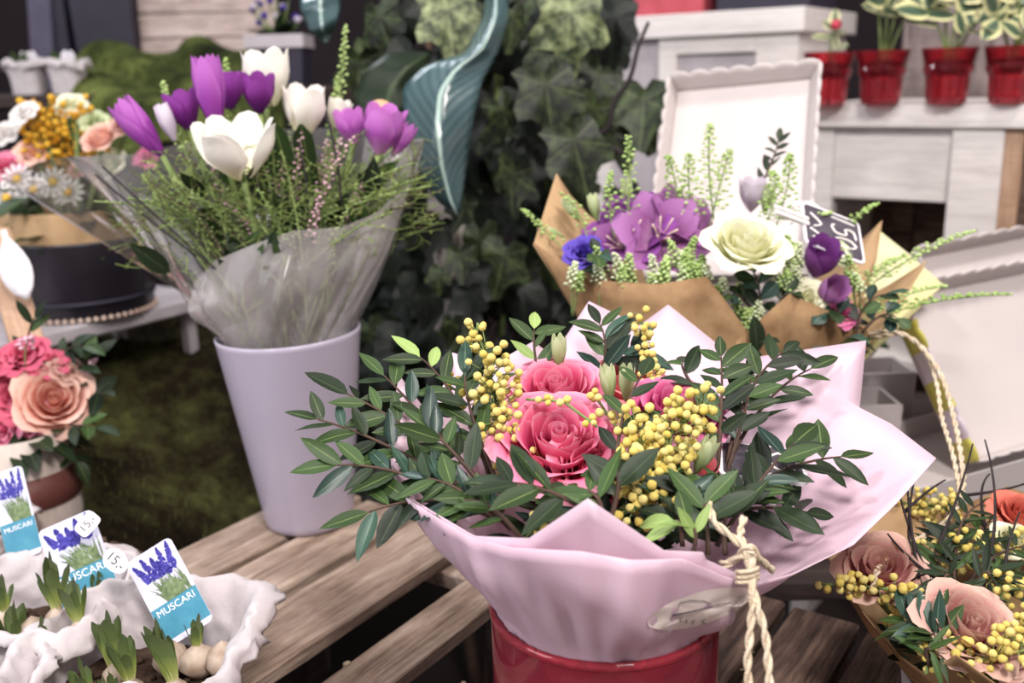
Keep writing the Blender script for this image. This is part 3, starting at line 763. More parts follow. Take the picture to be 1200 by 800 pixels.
for i in range(60):
    a = 2 * math.pi * i / 60; bm_.ball((hb.x + Rb * .96 * math.cos(a), hb.y + Rb * .96 * math.sin(a), hb.z + .004), .0038, 1)
part('bead_trim', bm_.mesh('bead_trim'), hat, M['bead'])
part('kraft_collar', MB().lathe([(Rb * .985, .095), (Rb * .99, .110), (Rb * .98, .138), (Rb * .96, .141), (Rb * .94, .138), (Rb * .94, .10)], 48, hb).mesh('kraft_collar'), hat, M['kraft_light'])
def hp(px, py, Z): return P(px, py, Z)
for (px, py, s, mt, kit) in ((120, 158, .027, 'rose_peach', ROSE_A), (150, 140, .024, 'rose_dusty', ROSE_A), (128, 190, .030, 'rose_cream', ROSE_A), (5, 190, .030, 'rose', ROSE_RUF), (38, 172, .027, 'rose_peach', ROSE_RUF), (30, 125, .022, 'white_petal', ROSE_RUF), (82, 118, .026, 'rose_cream', ROSE_RUF), (110, 135, .022, 'greenbud', ROSE_RUF), (8, 150, .026, 'white_petal', ROSE_RUF), (95, 190, .02, 'rose_dusty', ROSE_RUF), (175, 178, .024, 'rose_deep', ROSE_RUF)):
    flower('rose' if kit is ROSE_A else 'carnation', kit, hat, M[mt], P(px, py, 1.32 + R.uniform(-.03, .05)) - V((0, 0, .012)), (R.uniform(-.2, .2), -.7, .8), s)
for (cx, cy, n, sp) in ((50, 134, 210, .036), (98, 128, 60, .022)):
    c = P(cx, cy, 1.32); mimosa(hat, [c - V((0, -.02, .09)), c - V((0, 0, .02)), c], n, sp, .0042, 'yarrow_head')
    for q in list(hat.children)[-1].children: q.material_slots[0].link = 'OBJECT'; q.material_slots[0].material = M['yarrow']
for (px, py) in ((62, 214), (40, 222), (20, 210), (80, 226), (8, 232)): daisy(hat, P(px, py, 1.26), (R.uniform(-.2, .2), -.9, .45), .022)
for i in range(90):
    a = R.uniform(0, 6.28); rr = R.uniform(.03, .080)
    part('leaf', R.choice(LEAF_W), hat, M[R.choice(['leaf_dark', 'leaf_dark', 'leaf'])], frame((hb.x + rr * math.cos(a), hb.y + rr * math.sin(a), hb.z + R.uniform(.10, .16)), (math.cos(a), math.sin(a), R.uniform(-.2, .9)), (0, 0, 1)) @ Matrix.Scale(R.uniform(.04, .065), 4))
stems(hat, hb + V((0, 0, .055)), [P(px, py, 1.33) for px, py in ((50, 150), (120, 170), (8, 200), (130, 200), (90, 140), (40, 180), (150, 150))], .003)

# beige board and white tag, left edge
a = P(-6, 262, 1.12); b = P(52, 452, 1.02)
d = (b - a); bo = part('leaning_board', MB().box(0.034, 0.010, d.length + .06, bev=.001).mesh('leaning_board', False), None, M['beige'], Matrix.Translation((a + b) / 2 - V((0, 0, .03))) @ (d.to_track_quat('Z', 'Y').to_matrix().to_4x4()))
tag(bo, 'narrow beige board leaning at the left edge', 'board')
tg = P(16, 300, 1.07)
o = part('hanging_tag', leaf_mesh('hanging_tag', 0.42, 0.3, 0.1, 'spoon', 8), None, M['tagwhite'], frame(P(4, 270, 1.08), P(26, 350, 1.06) - P(4, 270, 1.08), (0.1, -1, 0.2)) @ Matrix.Scale(.082, 4)); solid(o, .01)
tag(o, 'white leaf shaped paper tag on the beige board', 'tag')

# white paper bags of bulbs far left are built with the other bags below

# ================================================================== PINK ROSE POT (left)
pc = V((P(34, 600, 0.985).x, P(34, 600, 0.985).y, 0.0))
rp = thing('flower_pot', 'birch bark pot with a brown band holding peach and pink roses', 'flower pot', pc)
part('pot', MB().lathe([(0, 0), (.050, 0), (.051, .01), (.047, .10), (.044, .10), (.045, .07), (0, .07)], 40, pc, lambda a, z: 1 + .012 * noise.noise(V((math.cos(a) * 3, math.sin(a) * 3, z * 40)))).mesh('pot'), rp, M['birch'])
part('leather_band', MB().lathe([(.0505, .030), (.0525, .031), (.0505, .062), (.0485, .062)], 40, pc).mesh('leather_band'), rp, M['brownband'])
for (px, py, s, mt, kit, ax) in ((53, 462, .041, 'rose_peach', ROSE_A, (.45, -.75, .55)), (14, 455, .032, 'rose_red', ROSE_RUF, (0, -.9, .5)), (28, 478, .026, 'rose', ROSE_RUF, (.1, -.95, .1)), (22, 412, .030, 'rose_red', ROSE_RUF, (0, -.5, .9)), (50, 420, .024, 'rose_red', ROSE_RUF, (.2, -.4, .9)), (2, 490, .026, 'rose', ROSE_RUF, (-.3, -.9, .2)), (0, 420, .028, 'rose_red', ROSE_RUF, (-.3, -.4, .8)), (68, 428, .022, 'rose_dusty', ROSE_RUF, (.6, -.3, .7))):
    flower('rose' if kit is ROSE_A else 'peony', kit, rp, M[mt], P(px, py, 0.96) + V((0, .012, -.014)), ax, s)
for (bx_, by, tx, ty, n) in ((70, 500, 118, 460, 7), (70, 490, 110, 415, 6), (60, 510, 112, 500, 7), (60, 510, 90, 540, 6), (10, 500, -10, 540, 5), (30, 500, 20, 545, 6), (30, 430, 40, 372, 4), (65, 430, 98, 405, 5), (50, 500, 60, 535, 5), (40, 500, 42, 530, 5)):
    sprig(rp, P(bx_, by, .99), P(tx, ty, .96 + R.uniform(-.02, .03)), n, .030, ('leaf_dark', 'leaf_dark', 'leaf'), LEAF_W)
for i in range(34):
    a = R.uniform(0, 6.28); part('leaf', R.choice(LEAF_W), rp, M['leaf_dark'], frame(pc + V((0.03 * math.cos(a), .03 * math.sin(a), R.uniform(.085, .105))), (math.cos(a), math.sin(a), R.uniform(-.4, .3)), (0, 0, 1)) @ Matrix.Scale(R.uniform(.03, .05), 4))
seedsprig(rp, P(75, 470, .98), P(112, 420, .98), 22, .008, .0022, 'pinkberry'); seedsprig(rp, P(30, 430, .94), P(38, 395, .93), 24, .01, .0024, 'pinkberry')
stems(rp, pc + V((0, 0, .07)), [P(50, 475, .975), P(20, 460, .98), P(25, 425, .99), P(5, 490, .98)], .0025)

# ================================================================== LAVENDER VASE + TULIP BOUQUET
vb = G(364, 608, 0.0005)
VM = Matrix.Translation(vb) @ Matrix.Rotation(math.radians(-1.8), 4, 'Y')
vs_ = thing('vase', 'tall tapered glossy lavender ceramic vase on the slatted crate', 'vase', vb)
part('vase_body', MB().lathe([(0, .002), (.034, .002), (.0395, .0), (.0425, .003), (.0438, .009), (.0675, .190), (.0682, .1935), (.0668, .195), (.065, .193), (.058, .14), (.042, .02), (0, .015)], 64).mesh('vase_body'), vs_, M['vase'], VM)
NK = VM @ V((0, 0, .192))
tb = thing('tulip_bouquet', 'bouquet of purple and white tulips wrapped in clear film in the vase', 'bouquet', NK)
NKc = V((NK.x, NK.y, NK.z))
TK = (.030, .09)
sheet('clear_wrap', tb, M['film_milky'], [P(228, 330, .90), P(252, 305, .88), P(300, 285, .865), P(345, 270, .86), P(400, 266, .87), P(440, 250, .88), P(482, 214, .90)], NKc, .060, 215, 330, tuck=TK, bulge=.008, wr=.007, seed=1, thick=0, label='milky clear front sheet of wrapping')
sheet('clear_wrap', tb, M['film'], [P(232, 345, .90), P(180, 285, .90), P(126, 212, .91), P(104, 190, .92), P(78, 182, .96)], NKc, .060, 225, 165, tuck=TK, bulge=.0, wr=.006, seed=2, thick=0, label='clear left sheet of wrapping')
sheet('clear_wrap', tb, M['film'], [P(240, 330, .89), P(190, 262, .885), P(150, 215, .90), P(120, 195, .92), P(75, 184, .93), P(40, 192, .95), P(0, 209, .97), P(60, 212, 1.0)], NKc, .060, 215, 140, tuck=TK, bulge=.006, wr=.006, seed=3, thick=0, label='clear left corner of wrapping')
sheet('clear_wrap', tb, M['film'], [P(440, 300, .89), P(482, 214, .91), P(499, 164, .95), P(470, 168, 1.0), P(430, 150, 1.04)], NKc, .060, -35, 50, tuck=TK, bulge=.004, wr=.006, seed=4, thick=0, label='clear right sheet of wrapping')
sheet('clear_wrap', tb, M['film'], [P(430, 150, 1.05), P(350, 150, 1.08), P(250, 160, 1.08), P(160, 180, 1.05), P(78, 184, 1.0)], NKc, .060, 50, 150, tuck=TK, bulge=.004, wr=.006, seed=5, thick=0, label='clear back sheet of wrapping')
sheet('inner_wrap', tb, M['film_milky'], [P(440, 200, .98), P(470, 165, .99), P(497, 162, .98), P(490, 200, .95)], NKc, .058, 30, -10, tuck=TK, wr=.003, seed=6, thick=0, label='pale inner sheet at the right')
def tul(px, py, Z, kit, s, ax, mt, label=None):
    return flower('tulip', kit, tb, M[mt], P(px, py, Z), ax, s, core=M['greenstem'], label=label)
# (pixel is the base of the cup)
tul(284, 208, .865, TULIP_OPEN, .041, (-.02, -.25, 1), 'tulip_white', 'open white tulip at the front')
tul(357, 160, .93, TULIP_CUP, .032, (.1, -.1, 1), 'tulip_white')
tul(318, 124, .955, TULIP_CUP, .036, (-.05, -.1, 1), 'tulip_white')
tul(393, 150, .96, TULIP_CUP, .019, (.3, -.1, 1), 'tulip_white')
tul(190, 182, .91, TULIP_SLIM, .031, (-.55, -.15, .85), 'tulip_purple', 'long purple tulip leaning left')
tul(254, 152, .90, TULIP_SLIM, .034, (-.06, -.05, 1), 'tulip_purple', 'long upright purple tulip')
tul(222, 152, .93, TULIP_CUP, .025, (-.2, 0, 1), 'tulip_dark'); tul(304, 132, .91, TULIP_CUP, .024, (.1, -.2, 1), 'tulip_dark')
tul(270, 128, .94, TULIP_CUP, .024, (0, 0, 1), 'tulip_dark'); tul(205, 165, .90, TULIP_SLIM, .018, (-.25, -.1, 1), 'pale_lilac')
tul(444, 180, .91, TULIP_CUP, .030, (.25, -.15, 1), 'tulip_mag', 'purple tulip at the right'); tul(414, 168, .93, TULIP_CUP, .022, (-.1, -.1, 1), 'tulip_mag')
tul(460, 182, .92, TULIP_SLIM, .018, (.6, -.1, .8), 'tulip_mag')
stems(tb, NKc - V((0, 0, .08)), [P(x, y, Z) for x, y, Z in ((284, 205, .875), (357, 160, .93), (312, 128, .98), (190, 182, .91), (254, 152, .9), (222, 152, .93), (304, 132, .91), (444, 180, .91), (414, 168, .93))], .003)
o = part('dry_petal', leaf_mesh('dry_petal', .35, 1.2, .3), tb, plain('dry_petal', 'c79a72', 'd8b48e'), frame(P(430, 130, .91), P(462, 108, .91) - P(430, 130, .91), (0, -1, .5)) @ Matrix.Scale(.032, 4))
# fine green filler
for i in range(120):
    tx = R.uniform(165, 485); ty = 215 + R.uniform(-40, 45) - 22 * math.sin((tx - 165) / 320 * math.pi) + (10 if tx < 220 else 0)
    Z = R.uniform(.86, 1.0); bs = NKc + V((R.uniform(-.04, .04), R.uniform(-.04, .04), R.uniform(-.02, .05)))
    seedsprig(tb, bs, P(tx, ty, Z), 26, .008, .0013, R.choice(['seed', 'greenfuzz', 'greenfuzz']), 'filler_sprig', .02, R.choice(['greenstem', 'greenfuzz', 'twig']), .4)
tg = MB(); tg2 = MB()
for i in range(620):   # tangle of fine twigs and tiny leaves filling the mouth of the wrap
    tx = R.uniform(160, 488); ty = 250 + R.gauss(0, 26) - 26 * math.sin((tx - 160) / 328 * math.pi) + (8 if tx < 220 else -14 if tx > 430 else 6)
    p = P(tx, ty, R.uniform(.865, .97)); d = V((R.gauss(0, 1) + (tx - 325) / 160, R.gauss(0, .8), R.gauss(.35, .6))).normalized() * R.uniform(.014, .042)
    e = V((R.gauss(0, .006), R.gauss(0, .006), R.gauss(0, .006))); m_ = tg if i % 5 else tg2
    q = bez(p, p + d * .5 + e, p + d, 4); m_.tube(q, .00045, 3, cap=False)
    for k in range(R.randint(2, 6)):
        f = R.uniform(.3, 1); c = q[min(4, int(f * 4))]; a1 = V((R.gauss(0, 1), R.gauss(0, 1), R.gauss(.3, 1))).normalized() * R.uniform(.0025, .0055); b1_ = a1.cross(V((R.random(), R.random(), 1))).normalized() * .0011
        m_.add([c, c + a1 * .5 + b1_, c + a1, c + a1 * .5 - b1_], [(0, 1, 2, 3)])
part('filler_greens', tg.mesh('filler_greens'), tb, M['fillgreen'], stuff=True); part('filler_twigs', tg2.mesh('filler_twigs'), tb, M['fillbrown'], stuff=True)
for i in range(15):
    tx = R.uniform(210, 440); seedsprig(tb, NKc, P(tx, R.uniform(150, 240), R.uniform(.85, .95)), 24, .009, .0019, 'pinkberry', 'waxflower_sprig', .02, t0=.62)
for (tx, ty, Z) in ((405, 28, .98), (190, 95, .95), (263, 68, .96), (345, 100, .97), (395, 90, 1.0)):
    seedsprig(tb, P(tx * .6 + 332 * .4, 260, .95), P(tx, ty, Z), 46, .009, .0022, 'seed', 'seed_sprig', .012, t0=.45)
for (tx, ty) in ((500, 207), (505, 218), (490, 190), (470, 225), (110, 236), (150, 232)):
    seedsprig(tb, P(340 if tx > 300 else 250, 270, .90), P(tx, ty, .88), 18, .007, .0013, 'seed', 'seed_sprig', .01)
for (bx_, by, tx, ty) in ((270, 330, 120, 195), (400, 240, 382, 130), (360, 260, 350, 165), (280, 215, 300, 185), (230, 300, 112, 205)):
    part('bare_twig', MB().tube(bez(P(bx_, by, .88), P((bx_ + tx) / 2 + 8, (by + ty) / 2 + 10, .875), P(tx, ty, .88), 8), .0011, 5).mesh('bare_twig'), tb, M['blacktwig'])
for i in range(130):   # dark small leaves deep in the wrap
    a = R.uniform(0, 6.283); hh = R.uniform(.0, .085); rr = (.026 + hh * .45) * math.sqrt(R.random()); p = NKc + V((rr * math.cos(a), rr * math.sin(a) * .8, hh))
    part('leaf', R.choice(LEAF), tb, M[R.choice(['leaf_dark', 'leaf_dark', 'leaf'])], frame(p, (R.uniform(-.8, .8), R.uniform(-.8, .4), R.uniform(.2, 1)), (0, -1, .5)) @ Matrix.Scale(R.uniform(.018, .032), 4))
for i in range(30):
    tx = R.uniform(190, 440); ty = R.uniform(225, 330); bs = P(tx, ty, R.uniform(.88, .97))
    part('leaf', R.choice(LEAF), tb, M[R.choice(['leaf', 'leaf_dark', 'leaf'])], frame(bs, (R.uniform(-.6, .6), R.uniform(-.7, .3), R.uniform(.3, 1)), (0, -1, .5)) @ Matrix.Scale(R.uniform(.025, .05), 4))
for i in range(5): part('tulip_leaf', R.choice(SPROUT), tb, M['leaf'], frame(P(R.uniform(230, 450), 235, .92), (R.uniform(-.4, .4), 0, 1), (0, -1, .2)) @ Matrix.Scale(R.uniform(.05, .075), 4))

# ================================================================== RED JAR + PINK BOUQUET
jc = P(708, 702, .58); JH = jc.z; jb = V((jc.x, jc.y, 0.0))
jar = thing('glass_jar', 'large round red glass jar holding the pink bouquet', 'vase', jb)
JR = .0672
part('jar_wall', MB().lathe([(0, .001), (JR * .93, .001), (JR * .98, .006), (JR, .014), (JR, JH - .003), (JR - .0008, JH), (JR - .0022, JH), (JR - .003, JH - .003), (JR - .003, .012), (0, .010)], 72, jb).mesh('jar_wall'), jar, M['redglass'])
part('rim', MB().lathe([(JR + .0006, JH - .004), (JR + .0010, JH - .001), (JR - .001, JH + .001), (JR - .0034, JH - .001), (JR - .0034, JH - .004)], 72, jb).mesh('rim'), jar, M['redglass'])
pb = thing('pink_bouquet', 'pink paper wrapped bouquet of roses and yellow mimosa in the red jar', 'bouquet', jb + V((0, 0, .02)))
PC = V((jc.x, jc.y, JH)); PT = (.050, .108)
PP = M['pinkpaper']
sheet('paper_sheet', pb, PP, [P(456, 520, .60), P(462, 470, .62), P(468, 440, .64), P(498, 480, .665), P(528, 440, .685), P(530, 413, .69), P(575, 428, .70), P(625, 400, .71), P(648, 418, .715), P(690, 353, .73), P(764, 388, .745)], PC, .058, 195, 85, tuck=PT, seed=11)
sheet('paper_sheet', pb, PP, [P(690, 420, .755), P(735, 392, .752), P(783, 357, .745), P(863, 421, .725), P(905, 450, .71)], PC, .057, 110, 35, tuck=PT, seed=12)
sheet('paper_sheet', pb, PP, [P(790, 436, .735), P(863, 422, .72), P(1015, 399, .68), P(1008, 470, .665), P(995, 560, .62)], PC, .058, 75, -5, tuck=PT, seed=13, wr=.006)
sheet('paper_sheet', pb, PP, [P(985, 462, .672), P(1006, 477, .65), P(1045, 497, .635), P(1097, 537, .60), P(1050, 590, .572), P(1000, 638, .55), P(930, 672, .53), P(882, 686, .512)], PC, .059, 25, -38, tuck=PT, seed=14, wr=.005)
sheet('paper_sheet', pb, PP, [P(890, 684, .51), P(868, 674, .497), P(828, 656, .488), P(824, 647, .484), P(778, 645, .475), P(689, 584, .466), P(620, 631, .475), P(556, 628, .50), P(518, 606, .52), P(480, 583, .55)], PC, .0605, -36, -172, tuck=PT, seed=15, bulge=.004)
sheet('paper_sheet', pb, PP, [P(640, 640, .485), P(560, 630, .505), P(474, 583, .557), P(460, 553, .577), P(456, 520, .602)], PC, .0595, -110, -198, tuck=PT, seed=16)
front_sheet = sheet('paper_sheet', pb, PP, [P(888, 686, .505), P(850, 676, .489), P(800, 655, .470), P(740, 656, .461), P(680, 646, .459), P(600, 642, .478), P(556, 631, .497), P(516, 609, .517), P(476, 583, .548)], PC, .0622, -36, -172, tuck=PT, seed=18, bulge=.006, wr=.006, label='outer front fold of the pink paper')
# sticker lying on the front sheet: found by a ray on to that sheet
from mathutils.bvhtree import BVHTree
fm = front_sheet.data; fo = WM[pb.name].translation
bvh = BVHTree.FromPolygons([v.co.copy() for v in fm.vertices], [tuple(p.vertices) for p in fm.polygons])
def onsheet(px, py, lift):
    d = (P(px, py, 1.0) - CAMP).normalized(); h = bvh.ray_cast(CAMP, d)
    if h[0] is None: h = (P(px, py, .495), -d)
    nn = h[1] if h[1].dot(d) < 0 else -h[1]
    return h[0] + nn * lift
ct = V((820, 711)); ax = V((62, -19)); ay = V((8, 17))
sv_ = [onsheet(ct.x, ct.y, .0009)]; sf_ = []
for rg in (.35, .7, 1.0):
    for k in range(32):
        a = 2 * math.pi * k / 32; q = ct + ax * (math.cos(a) * rg) + ay * (math.sin(a) * rg); sv_.append(onsheet(q.x, q.y, .0009))
for k in range(32):
    k2 = (k + 1) % 32; sf_.append((0, 1 + k, 1 + k2))
    for r_ in (0, 1): sf_.append((1 + 32 * r_ + k, 33 + 32 * r_ + k, 33 + 32 * r_ + k2, 1 + 32 * r_ + k2))
st_ = part('oval_sticker', MB().add(sv_, sf_).mesh('oval_sticker'), pb, M['ovaltag'], label='cream oval sticker with handwriting')
sw = MB().tube([onsheet(x, y, .0013) for x, y in ((793, 710), (795, 704), (808, 701), (824, 702), (831, 705), (826, 710), (812, 714))], .00017, 4)
sw.tube([onsheet(x, y, .0014) for x, y in ((788, 718), (800, 716), (818, 712), (838, 707), (856, 703))], [.0005, .00035, .00025, .00018, .00012], 4)
for k, (x, y) in enumerate(((795, 722), (803, 723), (811, 725), (822, 724))):
    sw.tube([onsheet(x, y, .0013), onsheet(x + 1, y + 4, .0013)], .0002, 4)
    if k != 1: sw.tube([onsheet(x, y + .3, .0013), onsheet(x + 3.5, y - .4, .0013)], .00016, 4)
    if k == 3: sw.tube([onsheet(x + 1, y + 4, .0013), onsheet(x + 4, y + 3.4, .0013)], .00016, 4)
part('script_line', sw.mesh('script_line'), st_, M['ink'])
# roses
UPV = (0.02, -.42, .9)
def rose(px, py, Z, s, ax, mt='rose', kit=None, label=None):
    return flower('rose', kit or ROSE_B, pb, M[mt], P(px, py, Z) - V(ax).normalized() * s * .62, ax, s, label=label)
rose(654, 508, .575, .0405, (0.02, -.50, .86), label='large open pink rose at the front')
rose(650, 450, .630, .0350, (-.05, -.38, .92))
rose(797, 472, .615, .0330, (.15, -.35, .92), 'rose_deep', label='magenta pink rose at the right')
rose(735, 440, .665, .0290, (.1, -.3, .95), 'rose_salmon')
rose(765, 520, .600, .0230, (.1, -.5, .85), 'rose'); rose(700, 548, .570, .0290, (.3, -.7, .6), 'rose')
rose(828, 545, .590, .0150, (.3, -.6, .8), 'rose_salmon', ROSE_BUD)
for (px, py, Z, ax) in ((733, 460, .615, (.02, -.2, 1)), (655, 424, .65, (0, -.1, 1)), (815, 545, .56, (.35, -.2, .9)), (715, 462, .62, (-.1, 0, 1))):
    flower('eustoma_bud', TULIP_SLIM, pb, M['greenbud'], P(px, py + 8, Z), ax, .0125, core=M['greenstem'])
stems(pb, PC - V((0, 0, .09)), [P(x, y, Z) - V((0, 0, .02)) for x, y, Z in ((654, 515, .58), (650, 455, .63), (797, 480, .62), (735, 446, .66), (765, 525, .6), (700, 555, .575), (733, 470, .61), (655, 430, .65))], .003)
# mimosa
mimosa(pb, [P(600, 545, .585), P(582, 480, .590), P(570, 410, .600)], 95, .021, .0041)
mimosa(pb, [P(580, 480, .62), P(558, 400, .63), P(560, 378, .63)], 12, .007, .0039)
mimosa(pb, [P(560, 470, .62), P(530, 455, .62), P(515, 440, .62)], 8, .008, .0037)
mimosa(pb, [P(775, 620, .53), P(770, 560, .545), P(790, 500, .565), P(828, 475, .575)], 100, .0200, .0042)
mimosa(pb, [P(750, 600, .53), P(745, 540, .545), P(745, 500, .56)], 55, .016, .0042)
mimosa(pb, [P(760, 520, .57), P(722, 500, .575), P(700, 468, .59)], 10, .008, .0040)
mimosa(pb, [P(760, 480, .64), P(762, 430, .65), P(750, 368, .66)], 30, .0095, .0038)
mimosa(pb, [P(650, 640, .50), P(628, 618, .502), P(620, 625, .498)], 5, .008, .0040)
mimosa(pb, [P(700, 500, .56), P(660, 470, .57), P(617, 468, .585)], 6, .004, .0036)
# leafy sprigs: (base px, tip px, leaves, leaf length px, material set)
LM = ('leaf', 'leaf', 'leaf_dark', 'leaf_blue')
for (bx_, by, bz, tx, ty, tz, n, L, ms) in (
    (585, 600, .57, 372, 491, .575, 12, .0300, LM), (580, 600, .56, 395, 545, .555, 10, .031, LM), (585, 610, .55, 432, 600, .545, 9, .030, LM),
    (580, 590, .58, 408, 462, .59, 10, .029, LM), (575, 580, .585, 450, 440, .605, 9, .028, LM), (575, 560, .59, 492, 418, .62, 9, .028, ('leaf', 'leaf_pale', 'leaf')),
    (585, 570, .575, 545, 440, .59, 8, .029, ('leaf_blue', 'leaf', 'leaf_dark')), (590, 600, .55, 500, 500, .565, 10, .028, LM), (600, 620, .53, 500, 560, .545, 10, .026, LM),
    (610, 630, .52, 530, 590, .53, 9, .026, LM), (640, 480, .65, 626, 385, .665, 6, .026, ('leaf', 'leaf_pale')), (700, 470, .66, 703, 380, .67, 8, .028, LM),
    (700, 450, .66, 742, 412, .665, 7, .028, LM), (690, 600, .51, 592, 566, .515, 6, .032, ('leaf', 'leaf_dark')), (705, 610, .508, 664, 572, .520, 6, .028, ('leaf', 'leaf')),
    (715, 610, .51, 716, 548, .53, 5, .030, ('leaf', 'leaf_dark')), (720, 580, .54, 752, 440, .60, 5, .026, ('leaf', 'leaf_dark')), (840, 560, .59, 845, 418, .635, 11, .029, ('leaf', 'leaf_dark', 'leaf')),
    (850, 560, .59, 918, 412, .65, 10, .028, ('leaf', 'leaf_dark')), (850, 550, .60, 950, 432, .655, 9, .030, ('leaf_dark', 'leaf')), (850, 560, .585, 880, 440, .64, 9, .029, LM),
    (840, 600, .555, 985, 535, .59, 10, .032, ('leaf_dark', 'leaf', 'leaf_dark')), (840, 610, .55, 945, 600, .57, 9, .031, ('leaf_dark', 'leaf_dark')), (840, 640, .53, 930, 520, .565, 8, .031, ('leaf', 'leaf_dark', 'leaf_blue')),
    (800, 640, .52, 772, 560, .545, 6, .030, LM), (830, 650, .51, 815, 570, .53, 7, .031, ('leaf_dark', 'leaf')), (850, 650, .515, 870, 580, .54, 8, .030, ('leaf_dark', 'leaf')),
    (810, 655, .50, 790, 610, .505, 5, .026, ('leaf', 'leaf_pale')), (830, 480, .62, 800, 425, .65, 4, .030, ('leaf_dark', 'leaf'))):
    sprig(pb, P(bx_, by, bz), P(tx, ty, tz), n, L, ms)
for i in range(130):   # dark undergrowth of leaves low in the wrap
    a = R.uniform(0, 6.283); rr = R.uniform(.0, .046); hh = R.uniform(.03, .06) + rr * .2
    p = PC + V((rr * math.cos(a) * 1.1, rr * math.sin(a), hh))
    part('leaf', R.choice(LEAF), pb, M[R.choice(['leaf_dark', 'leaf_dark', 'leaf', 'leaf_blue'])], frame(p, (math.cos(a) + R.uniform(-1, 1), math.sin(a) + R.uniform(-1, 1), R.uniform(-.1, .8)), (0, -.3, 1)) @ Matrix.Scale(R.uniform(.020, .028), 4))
# twine tied at the right of the wrap
kn = P(876, 672, .492)
part('twine', twine([P(831, 590, .515), P(838, 612, .505), P(862, 632, .497), P(874, 645, .492), P(878, 665, .490), kn, P(882, 700, .487), P(879, 740, .484), P(876, 780, .482), P(880, 830, .480)], .0017), pb, M['twine'])
part('twine', twine([P(872, 606, .512), P(868, 630, .500), P(880, 650, .491), kn + V((.0015, -.001, 0)), P(886, 705, .486), P(897, 745, .483), P(901, 790, .480), P(904, 830, .478)], .0017), pb, M['twine'])
km = MB()
for i in range(3): km.tube(bez(kn + V((-.006, -.001, -.004 + .0028 * i)), kn + V((.0, -.006, -.002 + .0028 * i)), kn + V((.0055, .001, -.003 + .0028 * i)), 6), .0013, 6)
part('knot', km.mesh('knot'), pb, M['twine'])
for q in range(2): part('twine', twine([P(845, 668, .505) + V((0, 0, .004 * q)), P(862, 655, .497), P(878, 640 + 8 * q, .490), P(890, 655, .497), P(905, 668, .51)], .0015), pb, M['twine'])

# chalk price signs
def chalk_sign(name, label, M0, wid, hgt, lines, parent=None):
    t = thing(name, label, 'price sign', M0.translation)
    def rr(w_, h_, r_, z, n=5):
        out = []
        for cx, cy, a0 in ((w_ / 2 - r_, h_ / 2 - r_, 0), (-w_ / 2 + r_, h_ / 2 - r_, 90), (-w_ / 2 + r_, -h_ / 2 + r_, 180), (w_ / 2 - r_, -h_ / 2 + r_, 270)):
            for k in range(n + 1):
                a = math.radians(a0 + 90 * k / n); out.append((cx + r_ * math.cos(a), cy + r_ * math.sin(a), z))
        return out
    def slab(w_, h_, r_, z0, z1):
        a = rr(w_, h_, r_, z0); b = rr(w_, h_, r_, z1); n = len(a)
        return MB().add(a + b, [tuple(range(n - 1, -1, -1)), tuple(range(n, 2 * n))] + [(i, (i + 1) % n, n + (i + 1) % n, n + i) for i in range(n)])
    part('board', slab(wid, hgt, .006, -.0015, 0).mesh('board', False), t, M['tagwhite'], M0)
    part('chalk_panel', slab(wid - .005, hgt - .005, .004, 0.0001, .0005).mesh('chalk_panel', False), t, M['chalk'], M0)
    for ln in lines:
        if isinstance(ln, list): part('chalk_stroke', MB().tube([V((p[0], p[1], .0009)) for p in spline([(a, b, 0) for a, b in ln], 5)], .0009, 5).mesh('chalk_stroke'), t, M['chalkline'], M0)
    for sx in (-.0042, .0018): part('peg', MB().box(.0042, .034, .004, bev=.0008, c=(sx + .0012, -hgt / 2 - .012, .001)).mesh('peg', False), t, M['whitewash'], M0)
    return t
PRICE = [[(-.019, -.010), (-.0185, .002), (-.018, .014)],
         [(.001, .013), (-.008, .011), (-.008, .003), (-.001, .003), (.000, -.007), (-.007, -.011), (-.010, -.008)],
         [(.010, .012), (.005, .006), (.006, -.006), (.011, -.010), (.015, -.003), (.014, .008), (.010, .012)],
         [(.0185, -.008), (.0175, -.013)], [(.020, .001), (.0235, .001)]]
xx = P(940, 545, .60) - P(858, 552, .59); yy = P(890, 522, .625) - P(894, 562, .583)
chalk_sign('price_sign', 'small chalkboard price sign half hidden in the pink bouquet', frame(P(893, 541, .60), yy, xx.cross(yy)), .052, .046, PRICE)

# ================================================================== KRAFT BOUQUET (right, behind)
KB = V((P(850, 560, .87).x, P(850, 560, .87).y + .01, -0.03))
kv = thing('tin_bucket', 'plain grey bucket under the kraft paper bouquet', 'bucket', KB)
part('bucket_body', MB().lathe([(0, 0), (.042, 0), (.052, .105), (.050, .107), (.048, .104), (.040, .01), (0, .008)], 36, KB).mesh('bucket_body'), kv, M['potgrey'])
KC = KB + V((0, 0, .107))
kb = thing('kraft_bouquet', 'brown kraft paper bouquet of purple lilies and a white rose', 'bouquet', KB + V((0, 0, .02)))
KP = M['kraft']; KT = (.030, .08)
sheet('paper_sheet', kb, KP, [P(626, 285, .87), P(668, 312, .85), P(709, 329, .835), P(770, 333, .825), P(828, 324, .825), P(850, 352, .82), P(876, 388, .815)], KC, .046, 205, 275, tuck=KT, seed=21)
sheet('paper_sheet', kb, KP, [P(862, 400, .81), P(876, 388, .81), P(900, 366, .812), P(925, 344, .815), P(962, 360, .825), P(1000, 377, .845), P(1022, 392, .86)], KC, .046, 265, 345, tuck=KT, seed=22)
sheet('paper_sheet', kb, M['kraft_light'], [P(625, 287, .872), P(640, 240, .90), P(652, 203, .93), P(668, 228, .95), P(690, 252, .96), P(745, 290, .98)], KC, .045, 205, 110, tuck=KT, seed=23)
